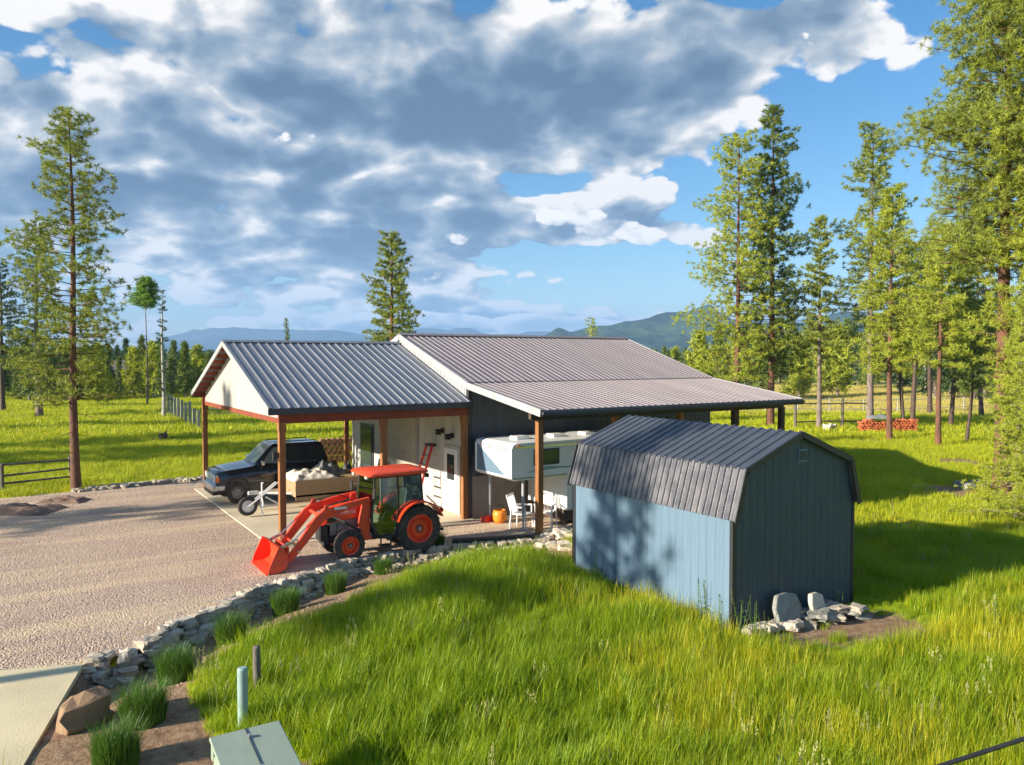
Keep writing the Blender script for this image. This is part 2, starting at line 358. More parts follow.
# ------------------------------------------------------------------ lie of the land
WALLPX = [(60, 676), (84, 664), (128, 657), (160, 632), (210, 614), (250, 593), (300, 580), (340, 565), (400, 556), (450, 549), (500, 546), (560, 541)]
WALLP = [at(*p) for p in WALLPX]
GRASSPX = [(330, 800), (300, 768), (208, 742), (183, 694), (200, 674), (240, 650), (300, 624), (350, 602), (420, 574), (470, 560), (540, 558), (576, 566)]
GRASSP = [at(*p) for p in GRASSPX]
def poly_in(P, x, y):
    x = np.asarray(x, float); y = np.asarray(y, float); ins = np.zeros(x.shape, bool); n = len(P)
    for i in range(n):
        x0, y0 = P[i]; x1, y1 = P[(i + 1) % n]
        c = ((y0 > y) != (y1 > y)) & (x < (x1 - x0) * (y - y0) / ((y1 - y0) if y1 != y0 else 1e-9) + x0)
        ins ^= c
    return ins
def poly_dist(P, x, y, closed=False):
    x = np.asarray(x, float); y = np.asarray(y, float); d = np.full(x.shape, 1e9)
    n = len(P)
    for i in range(n if closed else n - 1):
        x0, y0 = P[i]; x1, y1 = P[(i + 1) % n]; dx, dy = x1 - x0, y1 - y0
        t = np.clip(((x - x0) * dx + (y - y0) * dy) / (dx * dx + dy * dy), 0, 1)
        d = np.minimum(d, np.hypot(x - x0 - t * dx, y - y0 - t * dy))
    return d
BED = WALLP + [at(576, 548), at(576, 566)] + GRASSP[::-1] + [at(330, 830), at(40, 860), at(-10, 790)]
DRIVE = [at(78, 669), at(-200, 692), at(-420, 900), at(-60, 900)]
LOT = WALLP[1:] + [at(578, 536), (12.4, 16.6), (22.6, 16.6), (22.6, 20.5), (11.6, 20.5), (11.6, 33.5), at(300, 468), at(205, 478), at(80, 491), at(0, 499), at(-200, 505), at(-700, 520), at(-900, 700), at(-420, 700), at(-200, 692), at(78, 669)]
EXCL = [(5.2, 20.0), (22.4, 20.0), (22.4, 31), (5.2, 31)]
SHED = (10.6, 14.1, 9.48, 14.23)
def sstep(a, b, x): t = np.clip((x - a) / (b - a), 0, 1); return t * t * (3 - 2 * t)
def gz(x, y):
    x = np.asarray(x, float); y = np.asarray(y, float)
    inlot = poly_in(LOT, x, y); dw = poly_dist(WALLP, x, y); inbed = poly_in(BED, x, y); dg = poly_dist(GRASSP, x, y)
    along = sstep(9.5, 4.5, x)
    z = np.zeros(x.shape)
    dip = -.32 * (.35 + .65 * along) * (1 - sstep(.5, 2.2, dw)) * inbed
    z += dip
    ingr = (~inlot) & (~inbed)
    z += np.where(ingr, .22 * np.exp(-(((x - 7.5) / 3.5) ** 2 + ((y - 13.3) / 2.6) ** 2)) * sstep(0, 1.0, dg), 0)
    r = np.hypot(x - 12, y - 18)
    z += sstep(16, 45, r) * (.12 * np.sin(x * .11 + 1) * np.cos(y * .09) + .08 * np.sin(x * .31 + y * .22))
    z = np.where(inlot | poly_in(DRIVE, x, y) | poly_in(EXCL, x, y), -.03, z)
    z = np.where(inlot & (dw < .25), -.06, z)
    return z
def G(x, y): return float(gz(np.array([x]), np.array([y]))[0])

def axis_coords(a, b, step, far):
    c = list(np.arange(a, b, step)); s = step; p = c[-1]
    while p < far: s *= 1.22; p += s; c.append(min(p, far))
    s = step; p = a; L_ = []
    while p > -far: s *= 1.22; p -= s; L_.append(max(p, -far))
    return np.array(L_[::-1] + c)
gx = axis_coords(-14, 48, .3, 9000); gy = axis_coords(1, 52, .3, 9000)
XX, YY = np.meshgrid(gx, gy); ZZ = gz(XX, YY); nx, ny = len(gx), len(gy)
V = np.stack([XX.ravel(), YY.ravel(), ZZ.ravel()], 1)
ii, jj = np.meshgrid(np.arange(nx - 1), np.arange(ny - 1)); a = (jj * nx + ii).ravel()
me = npmesh('ground', V, np.stack([a, a + 1, a + nx + 1, a + nx], 1), True)
bedw = poly_in(BED, XX, YY).astype(float).ravel()
bare = np.zeros(XX.shape)
for (u, v, rx) in ((880, 632, 1.3), (810, 636, .9), (958, 492, 1.6), (960, 462, 1.6), (1010, 480, 1.2), (870, 442, 1.3), (30, 515, 2.5), (1000, 600, .5)):
    px, py = at(u, v); bare = np.maximum(bare, np.exp(-(np.hypot(XX - px, YY - py) / rx) ** 2))
at_ = me.attributes.new('bed', 'FLOAT', 'POINT'); at_.data.foreach_set('value', np.maximum(bedw, bare.ravel() * .95).astype(np.float32))
Xc = XX * CT - YY * ST; Dc = XX * ST + YY * CT; uc = 512 + F * Xc / np.maximum(Dc, 1)
dry = sstep(60, 80, Dc) * sstep(560, 700, uc) * (1 - sstep(150, 200, Dc)); at_ = me.attributes.new('dry', 'FLOAT', 'POINT'); at_.data.foreach_set('value', dry.ravel().astype(np.float32))
def ground_mat():
    m_ = bpy.data.materials.new('ground'); m_.use_nodes = True; N = m_.node_tree.nodes; L = m_.node_tree.links; p = N['Principled BSDF']
    tc = N.new('ShaderNodeTexCoord')
    def nz(s, d=6, r=.6):
        n = N.new('ShaderNodeTexNoise'); n.inputs['Scale'].default_value = s; n.inputs['Detail'].default_value = d; n.inputs['Roughness'].default_value = r
        L.new(tc.outputs['Object'], n.inputs['Vector']); return n.outputs['Fac']
    big = nz(.11, 8, .62); fine = nz(5, 6, .7)
    grass = ramp_nodes(N, L, big, [(.3, (.10, .20, .012)), (.44, (.26, .36, .012)), (.56, (.55, .52, .03)), (.72, (.58, .48, .08))])
    soil = ramp_nodes(N, L, fine, [(.25, (.13, .075, .045)), (.5, (.30, .19, .115)), (.75, (.46, .33, .21))])
    at1 = N.new('ShaderNodeAttribute'); at1.attribute_name = 'bed'
    ma = N.new('ShaderNodeMath'); ma.operation = 'MULTIPLY_ADD'; L.new(fine, ma.inputs[0]); ma.inputs[1].default_value = .9; ma.inputs[2].default_value = -.45
    ad = N.new('ShaderNodeMath'); L.new(at1.outputs['Fac'], ad.inputs[0]); L.new(ma.outputs[0], ad.inputs[1])
    mr = N.new('ShaderNodeMapRange'); mr.inputs[1].default_value = .35; mr.inputs[2].default_value = .6; L.new(ad.outputs[0], mr.inputs[0])
    mx = N.new('ShaderNodeMix'); mx.data_type = 'RGBA'; L.new(mr.outputs[0], mx.inputs[0]); L.new(grass, mx.inputs[6]); L.new(soil, mx.inputs[7])
    a2 = N.new('ShaderNodeAttribute'); a2.attribute_name = 'dry'; m3 = N.new('ShaderNodeMix'); m3.data_type = 'RGBA'; L.new(a2.outputs['Fac'], m3.inputs[0]); L.new(mx.outputs[2], m3.inputs[6]); m3.inputs[7].default_value = (.58, .48, .13, 1)
    L.new(m3.outputs[2], p.inputs['Base Color']); p.inputs['Roughness'].default_value = .95; p.inputs['Specular IOR Level'].default_value = .1
    b = N.new('ShaderNodeBump'); b.inputs['Strength'].default_value = .7; b.inputs['Distance'].default_value = .06; L.new(fine, b.inputs['Height']); L.new(b.outputs[0], p.inputs['Normal'])
    return m_
tag(obj('ground', me, ground_mat()), kind='structure')

def sheet(name, poly, z, m_, thick=.0):
    bm = bmesh.new(); vs = [bm.verts.new((x, y, z)) for x, y in poly]; f = bm.faces.new(vs)
    if f.normal.z < 0: f.normal_flip()
    if thick:
        r = bmesh.ops.extrude_face_region(bm, geom=[f])
        bmesh.ops.translate(bm, vec=(0, 0, -thick), verts=[g for g in r['geom'] if isinstance(g, bmesh.types.BMVert)])
    bmesh.ops.recalc_face_normals(bm, faces=bm.faces)
    bmesh.ops.triangulate(bm, faces=bm.faces)
    m2 = bpy.data.meshes.new(name); bm.to_mesh(m2); bm.free(); o = obj(name, m2, m_); return tag(o, kind='structure')
def gravel_mat():
    m_ = bpy.data.materials.new('gravel'); m_.use_nodes = True; N = m_.node_tree.nodes; L = m_.node_tree.links; p = N['Principled BSDF']
    tc = N.new('ShaderNodeTexCoord')
    vo = N.new('ShaderNodeTexVoronoi'); vo.inputs['Scale'].default_value = 30; L.new(tc.outputs['Object'], vo.inputs['Vector'])
    n = N.new('ShaderNodeTexNoise'); n.inputs['Scale'].default_value = .35; n.inputs['Detail'].default_value = 9; n.inputs['Roughness'].default_value = .7; L.new(tc.outputs['Object'], n.inputs['Vector'])
    mp = N.new('ShaderNodeMapping'); mp.inputs['Scale'].default_value = (.12, 1.1, 1); mp.inputs['Rotation'].default_value = (0, 0, .15); L.new(tc.outputs['Object'], mp.inputs[0])
    tr = N.new('ShaderNodeTexNoise'); tr.inputs['Scale'].default_value = 1; tr.inputs['Detail'].default_value = 4; L.new(mp.outputs[0], tr.inputs['Vector'])
    sep = N.new('ShaderNodeSeparateColor'); L.new(vo.outputs['Color'], sep.inputs[0])
    c1 = ramp_nodes(N, L, sep.outputs[0], [(0, (.20, .145, .115)), (.35, (.36, .275, .225)), (.7, (.48, .385, .31)), (1, (.62, .53, .43))])
    c2 = ramp_nodes(N, L, n.outputs['Fac'], [(.3, (.44, .29, .205)), (.5, (.60, .43, .31)), (.7, (.72, .55, .36))])
    mx = N.new('ShaderNodeMix'); mx.data_type = 'RGBA'; mx.inputs[0].default_value = .5; L.new(c1, mx.inputs[6]); L.new(c2, mx.inputs[7])
    mr = N.new('ShaderNodeMapRange'); mr.inputs[1].default_value = .46; mr.inputs[2].default_value = .64; mr.inputs[4].default_value = .85; L.new(tr.outputs['Fac'], mr.inputs[0])
    mx2 = N.new('ShaderNodeMix'); mx2.data_type = 'RGBA'; L.new(mr.outputs[0], mx2.inputs[0]); L.new(mx.outputs[2], mx2.inputs[6]); mx2.inputs[7].default_value = (.70, .54, .35, 1)
    L.new(mx2.outputs[2], p.inputs['Base Color']); p.inputs['Roughness'].default_value = .95; p.inputs['Specular IOR Level'].default_value = .15
    b = N.new('ShaderNodeBump'); b.inputs['Strength'].default_value = 1; b.inputs['Distance'].default_value = .03; b.invert = True; L.new(vo.outputs['Distance'], b.inputs['Height']); L.new(b.outputs[0], p.inputs['Normal'])
    return m_
GRAVEL = gravel_mat()
sheet('gravel_lot', LOT, .0, GRAVEL)
sheet('concrete_driveway', DRIVE, .03, M['concrete2'], .08)
mb = MB()
for i in range(2):
    for j in range(3):
        mb.box(5.45 + i * 3.06, 5.45 + i * 3.06 + 3.05, 20.25 + j * 3.5, 20.25 + j * 3.5 + 3.49, -.1, .022)
tag(mb.build('concrete_slab', M['concrete'], bevel=.01), kind='structure')
# weeds in the gravel and loose stones are one sheet-like scatter each, see further down

# mountains: real terrain ridges
def ridge(name, D, pts, depth, m_, amp, seed):
    us = np.linspace(pts[0][0], pts[-1][0], 260); vs = np.interp(us, [p[0] for p in pts], [p[1] for p in pts])
    rows = 14; V = []
    for r in range(rows * 2 + 1):
        t = (r - rows) / rows; prof = (1 - abs(t)) ** 1.2; dd = D + t * depth
        for u, v in zip(us, vs):
            X = (u - 512) / F * D; x, y = fromcam(X, dd)
            h = (HOR - v) / F * D + CAM_H
            nn = noise.fractal(Vector((x / (D * .06), y / (D * .06), seed)), 1, 2, 6)
            V.append((x, y, -5 + (h + 5) * prof + nn * amp * prof * (1 - .75 * (t == 0))))
    n = len(us); rr, cc = np.meshgrid(np.arange(rows * 2), np.arange(n - 1), indexing='ij'); a = (rr * n + cc).ravel()
    o = obj(name, npmesh(name, V, np.stack([a, a + 1, a + n + 1, a + n], 1), True), m_)
    return tag(o, kind='structure')
M['hill'] = mat('forested_hill', (.010, .030, .016), (.045, .075, .022), .95, 0, .006, spec=.1, detail=12, contrast=(.4, .6), bump=1, bscale=.02)
M['mountain'] = mat('mountain_forest', (.01, .025, .035), (.03, .05, .05), .95, 0, .002, spec=.1, detail=12, contrast=(.4, .6))
for k in ('hill', 'mountain'):
    for n in M[k].node_tree.nodes:
        if n.type == 'BUMP': n.inputs['Distance'].default_value = 25
ridge('mountain', 7000, [(-600, 352), (-200, 345), (-60, 350), (60, 352), (150, 347), (195, 334), (235, 327), (262, 329), (300, 331), (345, 331), (372, 335), (400, 333), (425, 328), (450, 331), (500, 336), (540, 334), (580, 331), (620, 326), (700, 322), (900, 316), (1200, 320), (1700, 330)], 1600, M['mountain'], 90, 1.3)
ridge('hill', 2600, [(470, 352), (560, 335), (600, 324), (640, 319), (668, 311), (700, 309), (730, 318), (760, 326), (800, 324), (840, 312), (880, 311), (930, 314), (1000, 318), (1200, 312), (1500, 330)], 700, M['hill'], 45, 4.2)

hz = bpy.data.materials.new('haze'); hz.use_nodes = True; Nn = hz.node_tree.nodes; Nn.clear()
pv = Nn.new('ShaderNodeVolumePrincipled'); pv.inputs['Density'].default_value = .00017; pv.inputs['Color'].default_value = (.36, .62, 1, 1); pv.inputs['Anisotropy'].default_value = .0
mo = Nn.new('ShaderNodeOutputMaterial'); hz.node_tree.links.new(pv.outputs[0], mo.inputs['Volume'])
mb = MB(); mb.box(-9300, 9300, -9300, 9300, -8, 520)
tag(mb.build('haze', hz), kind='stuff')
# ------------------------------------------------------------------ carport
X0, X1, X2 = 5.45, 11.45, 21.87
YE, YR, YF = 20.35, 25.65, 30.95            # carport eaves and ridge
ZE, ZR = 3.57, 5.39
BE, BR = (16.72, 3.52), (25.6, 5.69)          # main roof: lean-to eave and ridge (y, z)
BB = (20.63, 4.11); LB = (30.57, 4.11); LF = (34.5, 3.52)

def roof_plane(mb, x0, x1, a, b, **k):       # a: lower edge (y,z), b: upper edge (y,z)
    V_ = Vector((0, b[0] - a[0], b[1] - a[1])); Ln = V_.length
    Nn_ = Vector((0, -V_.z, V_.y)); Nn_ = Nn_ if Nn_.z > 0 else -Nn_
    ribbed(mb, (x0, a[0], a[1]), (1, 0, 0), x1 - x0, V_, 0, Ln, Nn_, **k)

cp = thing('carport', 'open carport with grey ribbed metal gable roof on brown timber posts', 'carport', ((X0 + X1) / 2, YR, 0))
cpM = Matrix.Translation((-(X0 + X1) / 2, -YR, 0))
def CP(): m_ = MB(); m_.M = cpM; return m_
m_ = CP(); roof_plane(m_, X0, X1 - .005, (YE, ZE), (YR - .01, ZR), pitch=.255, rh=.028, rw=.07)
roof_plane(m_, X0, X1 - .005, (YF, ZE), (YR + .01, ZR), pitch=.255, rh=.028, rw=.07); m_.build('roof', M['roof_grey'], cp)
m_ = CP(); m_.prism([(YR - .16, ZR - .02), (YR, ZR + .045), (YR + .16, ZR - .02), (YR + .16, ZR - .005), (YR, ZR + .06), (YR - .16, ZR - .005)], X0 - .02, X1 - .02, 'x'); m_.build('ridge_cap', M['roof_grey'], cp)
for ya, yb in ((YE, YR), (YF, YR)):
    m_ = CP(); m_.beam((X0 - .02, ya, ZE - .05), (X0 - .02, yb, ZR - .05), .03, .16); m_.build('rake_trim', M['trim_pale'], cp)
for ya, sgn in ((YE, -1), (YF, 1)):
    m_ = CP(); m_.box(X0 - .03, X1 + .02, ya - .02 + sgn * .012, ya + .02 + sgn * .012, ZE - .17, ZE - .015); m_.build('fascia', M['fascia'], cp)
    yy = ya - sgn * .28
    m_ = CP(); m_.box(X0 + .3, X1 - .02, yy - .06, yy + .06, ZE - .42, ZE - .09); m_.build('header_beam', M['redwood'], cp, bevel=.008)
# purlins sticking out under the rake
for sgn in (-1, 1):
    for k in range(9):
        t = (k + .3) / 9; y = YR + sgn * (YR - YE) * (1 - t); z = ZE + (ZR - ZE) * t - .075
        m_ = CP(); m_.box(X0 + .01, X1 - .05, y - .025, y + .025, z - .09, z + .04); m_.build('purlin', M['redwood'], cp)
# gable infill, both faces, plus frame
m_ = CP(); gi0 = X0 + .40
L_ = YF - YE - .7
ribbed(m_, (gi0, YE + .35, 0), (0, 1, 0), L_, (0, 0, 1), lambda s: ZE - .32, lambda s: ZE + (ZR - ZE) * (1 - abs(s + .35 - (YR - YE)) / (YR - YE)) - .09, (-1, 0, 0), pitch=.23, rh=.018, rw=.04)
m_.build('gable_panel', M['cream'], cp)
m_ = CP(); m_.box(gi0 - .05, gi0 + .06, YE + .36, YF - .36, ZE - .43, ZE - .30); m_.build('gable_beam', M['redwood'], cp)
# posts: four near eave and three far eave
for x, y in ((5.84, YE + .28), (8.72, YE + .28), (11.32, YE + .28), (5.84, YF - .28), (8.72, YF - .28), (11.32, YF - .28)):
    m_ = CP(); m_.box(x - .085, x + .085, y - .085, y + .085, 0, ZE - .4); m_.box(x - .10, x + .10, y - .10, y + .10, ZE - .62, ZE - .40)
    m_.build('post', M['post'], cp, bevel=.01)
# trusses inside
for x in (7.3, 8.75, 10.2):
    m_ = CP(); m_.beam((x, YE + .3, ZE - .14), (x, YR, ZR - .12), .045, .14); m_.beam((x, YF - .3, ZE - .14), (x, YR, ZR - .12), .045, .14)
    m_.box(x - .022, x + .022, YE + .3, YF - .3, ZE - .22, ZE - .08)
    for q in (-2.4, 2.4): m_.beam((x, YR + q, ZE - .14), (x, YR + q * .5, ZE + (ZR - ZE) * (1 - abs(q) * .5 / 5.3) - .15), .04, .09)
    m_.build('truss', M['darkpost'], cp)
m_ = CP(); m_.box(5.70, 5.76, YE + .26, YE + .30, 2.25, 2.37); m_.box(5.60, 5.70, YE + .22, YE + .34, 2.2, 2.42); m_.build('wall_light', M['black'], cp)

# ------------------------------------------------------------------ barn
bn = thing('pole_barn', 'large pole barn with mauve ribbed metal roof and a lean-to along its dark side wall', 'barn', (16.7, 25.6, 0))
bM = Matrix.Translation((-16.7, -25.6, 0))
def B(): m_ = MB(); m_.M = bM; return m_
m_ = B(); roof_plane(m_, X1, X2, (BB[0] + .02, BB[1] + .03), BR, pitch=.23, rh=.022, rw=.05); roof_plane(m_, X1, X2, (LB[0], LB[1] + .03), (BR[0] + .01, BR[1]), pitch=.23, rh=.022, rw=.05)
m_.build('roof', M['roof_mauve'], bn)
m_ = B(); roof_plane(m_, X1, X2, BE, (BB[0] + .08, BB[1] + .01), pitch=.23, rh=.022, rw=.05); m_.build('lean_to_roof', M['roof_mauve'], bn)
m_ = B(); roof_plane(m_, X1, X2, LF, (LB[0] - .08, LB[1] + .01), pitch=.23, rh=.022, rw=.05); m_.build('lean_to_roof', M['roof_mauve'], bn)
m_ = B(); m_.prism([(25.42, 5.67), (25.6, 5.74), (25.78, 5.67), (25.78, 5.685), (25.6, 5.757), (25.42, 5.685)], X1 - .03, X2 + .03, 'x'); m_.build('ridge_cap', M['roof_mauve'], bn)
for x in (X1 - .02, X2 + .02):
    for a, b in ((BE, BB), (BB, BR), (LF, LB), (LB, BR)):
        m_ = B(); hh = .20
        m_.beam((x, a[0], a[1] - .07), (x, b[0], b[1] - .07), .035, hh); m_.build('rake_trim', M['trim_pale'], bn)
# ribbed closure strip between carport roof and barn rake (the step seen along the rake)
m_ = B()
def ylo(s): y = BB[0] - .0 + s; return ZE + (ZR - ZE) * (1 - abs(y - YR) / (YR - YE)) - .1
def yhi(s): y = BB[0] - .0 + s; return BB[1] + (BR[1] - BB[1]) * (1 - abs(y - BR[0]) / (BR[0] - BB[0])) - .02
ribbed(m_, (X1 + .03, BB[0], 0), (0, 1, 0), 9.9, (0, 0, 1), ylo, yhi, (-1, 0, 0), pitch=.23, rh=.015, rw=.04); m_.build('closure_panel', M['trim_pale'], bn)
m_ = B(); m_.box(X1 - .03, X2 + .03, BE[0] - .035, BE[0] - .005, BE[1] - .17, BE[1] - .01); m_.build('fascia', M['fascia'], bn)
m_ = B(); m_.box(X1 - .03, X2 + .03, LF[0] + .005, LF[0] + .035, LF[1] - .17, LF[1] - .01); m_.build('fascia', M['fascia'], bn)
# soffit rafters under the lean-to
slope = (BB[1] - BE[1]) / (BB[0] - BE[0])
for k in range(18):
    x = X1 + .1 + k * .605
    m_ = B(); m_.beam((x, BE[0] + .02, BE[1] - .09), (x, BB[0] + .02, BB[1] - .09), .04, .13); m_.build('rafter', M['darkpost'], bn)
m_ = B(); m_.box(X1 + .1, X2 - .1, 17.35, 17.47, 3.24, 3.50); m_.build('header_beam', M['darkpost'], bn)
LX = (11.86, 14.5, 17.05, 19.45, 21.72)
for x in LX:
    y = 17.41; g0 = G(x, y) - .1
    m_ = B(); m_.box(x - .085, x + .085, y - .085, y + .085, -.1, 3.24); m_.build('post', M['post'] if x < 18 else M['darkpost'], bn, bevel=.01)
# walls
m_ = B(); ribbed(m_, (X1 + .1, 20.66, 0), (1, 0, 0), X2 - X1 - .2, (0, 0, 1), -.1, 4.03, (0, -1, 0), pitch=.23, rh=.018, rw=.04); m_.build('side_wall', M['dark_siding'], bn)
m_ = B(); ribbed(m_, (X1 + .1, 30.54, 0), (1, 0, 0), X2 - X1 - .2, (0, 0, 1), -.1, 4.03, (0, 1, 0), pitch=.23, rh=.018, rw=.04); m_.build('side_wall', M['dark_siding'], bn)
gtop = lambda s: BB[1] - .1 + (BR[1] - BB[1]) * (1 - abs(20.66 + s - 25.6) / 4.97) - .02
m_ = B(); ribbed(m_, (X1 + .07, 20.68, 0), (0, 1, 0), 9.84, (0, 0, 1), -.1, gtop, (-1, 0, 0), pitch=.23, rh=.012, rw=.04); m_.build('end_wall', M['white_siding'], bn)
m_ = B(); ribbed(m_, (X2 - .07, 20.68, 0), (0, 1, 0), 9.84, (0, 0, 1), -.1, gtop, (1, 0, 0), pitch=.23, rh=.012, rw=.04); m_.build('end_wall', M['dark_siding'], bn)
m_ = B(); m_.box(X1 - .0, X1 + .13, 20.60, 20.655, 0, 3.98); m_.box(X1 + .02, X1 + .055, 20.66, 20.78, 0, 3.98); m_.build('corner_trim', M['fascia'], bn)
m_ = B(); m_.box(X1 + .13, X2 - .13, 20.615, 20.64, -.05, 1.28); m_.build('wainscot', M['taupe'], bn)
# darker siding bay between roller door and man door, roller door, man doors
m_ = B(); m_.box(X1 + .035, X1 + .056, 24.22, 27.36, .02, 3.22); m_.build('roller_door_frame', M['trim_pale'], bn)
m_ = B()
for k in range(14): m_.box(X1 + .005 + .008 * (k % 2), X1 + .034, 24.34, 27.24, .03 + k * .222, .03 + k * .222 + .218)
m_.build('roller_door', M['door'], bn)
d = B(); d.box(X1 + .02, X1 + .056, 21.22, 22.3, .02, 2.12); dd = d.build('door_frame', M['cream'], bn)
m_ = B(); m_.box(X1 - .01, X1 + .018, 21.31, 22.21, .05, 2.03); dr = m_.build('door', M['whitepaint'], bn, bevel=.005)
m_ = B(); m_.box(X1 - .018, X1 - .012, 21.5, 21.98, 1.05, 1.85); m_.build('window', M['glass'], dr)
m_ = B(); m_.cyl((X1 - .01, 22.1, 1.0), (X1 - .09, 22.1, 1.0), .03); m_.build('handle', M['steel'], dr)
m_ = B(); m_.box(X1 + .02, X1 + .056, 28.2, 29.5, .02, 2.3); m_.build('door_frame', M['fascia'], bn)
m_ = B(); m_.box(X1 - .004, X1 + .018, 28.32, 29.38, .05, 2.2); m_.build('glass_door', M['glass'], bn)
# wall lights and hooks
for y, z in ((22.35, 2.55), (23.2, 3.1), (21.7, 2.45)):
    m_ = B(); m_.box(X1 - .03, X1 + .055, y - .05, y + .05, z - .08, z + .08); m_.box(X1 - .22, X1 - .03, y - .09, y + .09, z + .0, z + .05); m_.prism([(y - .12, z - .12), (y + .12, z - .12), (y + .06, z + .0), (y - .06, z)], X1 - .2, X1 - .08, 'x')
    m_.build('wall_light', M['black'], bn)
m_ = B(); m_.box(X1 + .13, X2 - .1, 17.33, 17.349, 3.2, 3.24); m_.build('drip_edge', M['fascia'], bn)
m_ = B(); m_.box(X1 - .02, X2, BE[0] - .13, BE[0] - .04, BE[1] - .12, BE[1] - .03); m_.build('gutter', M['fascia'], bn, bevel=.01)

# ------------------------------------------------------------------ blue shed (gambrel roof)
sx0, sx1, sy0, sy1 = 10.62, 14.05, 9.50, 14.2; WZ, KZ, RZ, KI = 2.08, 2.92, 3.47, .26; mx = (sx0 + sx1) / 2
sh = thing('storage_shed', 'blue wooden storage shed with black gambrel roof standing in the tall grass', 'shed', (mx, (sy0 + sy1) / 2, 0))
sM = Matrix.Translation((-mx, -(sy0 + sy1) / 2, 0))
def SB(): m_ = MB(); m_.M = sM; return m_
def grooved(name, O, U, length, lo, hi, Nn, m2, pitch=.2):
    m_ = SB(); ribbed(m_, O, U, length, (0, 0, 1), lo, hi, Nn, pitch=pitch, rh=.008, rw=pitch * .93, thick=.02); return m_.build(name, m2, sh)
grooved('side_wall', (sx0, sy0 + .02, 0), (0, 1, 0), sy1 - sy0 - .04, -.05, WZ, (-1, 0, 0), M['shedblue'])
grooved('side_wall', (sx1, sy0 + .02, 0), (0, 1, 0), sy1 - sy0 - .04, -.05, WZ, (1, 0, 0), M['shedblue'])
def gam(s):
    q = abs(s - (sx1 - sx0) / 2); hw = (sx1 - sx0) / 2
    return (RZ - (RZ - KZ) * q / (hw - KI) if q < hw - KI else KZ - (KZ - WZ) * (q - hw + KI) / KI) - .04
M['shedgable_shade'] = mat('shaded_blue_shed_siding', (.036, .066, .088), (.031, .056, .076), .55, 0, 2, stretch=(6, 6, .4))  # darker copy of the blue siding; the gables' shade is in the colour
grooved('gable_wall', (sx0, sy0, 0), (1, 0, 0), sx1 - sx0, -.05, gam, (0, -1, 0), M['shedgable_shade'], .2)
grooved('gable_wall', (sx0, sy1, 0), (1, 0, 0), sx1 - sx0, -.05, gam, (0, 1, 0), M['shedgable_shade'], .2)
ov = .10
def shedroof(name, a, b, m2, pitch=.155, **k):
    V_ = Vector((b[0] - a[0], 0, b[1] - a[1])); Ln = V_.length; N2 = Vector((-V_.z, 0, V_.x)); N2 = N2 if N2.z > 0 else -N2
    m_ = SB(); ribbed(m_, (a[0], sy0 - ov, a[1]), (0, 1, 0), sy1 - sy0 + 2 * ov, V_, 0, Ln, N2, pitch=pitch, **k); return m_.build(name, m2, sh)
shedroof('upper_roof', (sx0 + KI - .06, KZ + .0), (mx, RZ + .03), M['shedroof'], .23, rh=.026, rw=.07)
shedroof('upper_roof', (sx1 - KI + .06, KZ + .0), (mx, RZ + .03), M['shedroof'], .23, rh=.026, rw=.07)
# steep lower slopes
M['shedshingle'] = mat('paler_shed_metal', (.10, .10, .115), (.19, .18, .185), .34, .4, 3)  # roof metal in a paler, mottled tone than the upper slopes
for xa, xb in ((sx0 - .05, sx0 + KI - .03), (sx1 + .05, sx1 - KI + .03)):
    shedroof('lower_roof', (xa, WZ - .06), (xb, KZ + .012), M['shedshingle'], .155, rh=.03, rw=.075)
for s_ in (0, 1):
    y = sy0 - ov - .012 if s_ == 0 else sy1 + ov + .012
    for a, b in (((sx0 - .05, WZ - .05), (sx0 + KI - .05, KZ)), ((sx0 + KI - .06, KZ), (mx, RZ + .03)), ((mx, RZ + .03), (sx1 - KI + .06, KZ)), ((sx1 - KI + .05, KZ), (sx1 + .05, WZ - .05))):
        m_ = SB(); m_.beam((a[0], y, a[1] - .035), (b[0], y, b[1] - .035), .02, .11); m_.build('rake_trim', M['shedtrim'], sh)
for x in (sx0, sx1):
    for y in (sy0, sy1):
        m_ = SB(); dx = -.02 if x == sx0 else .02; dy = -.022 if y == sy0 else .022
        m_.box(min(x + dx, x + dx - dx * 4), max(x + dx, x + dx - dx * 4), min(y + dy, y), max(y + dy, y), -.05, WZ - .02)
        m_.box(min(x + dx, x), max(x + dx, x), min(y + dy * .9, y - dy * 3.5), max(y + dy * .9, y - dy * 3.5), -.05, WZ - .03)
        m_.build('corner_trim', M['shedtrim'], sh)
m_ = SB(); m_.box(mx - .02, mx + .24, sy0 - .03, sy0 - .01, 2.93, 3.17); vf = m_.build('vent', M['shedblue'], sh, bevel=.004)
m_ = SB()
m_.box(mx + .01, mx + .21, sy0 - .036, sy0 - .031, 2.96, 3.14); m_.build('vent_opening', M['shedtrim'], vf)
m_ = SB()
for k in range(4): m_.box(mx + .01, mx + .21, sy0 - .045, sy0 - .037, 2.965 + k * .045, 2.985 + k * .045)
m_.build('louvre', M['shedgable_shade'], vf)
m_ = SB(); m_.box(sx0 - .01, sx0 + .02, sy0 + .02, sy1 - .02, -.06, .0); m_.box(sx0 + .05, sx1 - .05, sy0 + .05, sy1 - .05, -.1, .02); m_.build('skid', M['shedtrim'], sh)
# ------------------------------------------------------------------ tractor (local +x is the way it faces)
tr = thing('tractor', 'orange compact tractor with enclosed cab and front loader bucket resting on the gravel', 'tractor', (7.52, 18.34, 0), math.pi); tr.scale = (.95, .95, .965)
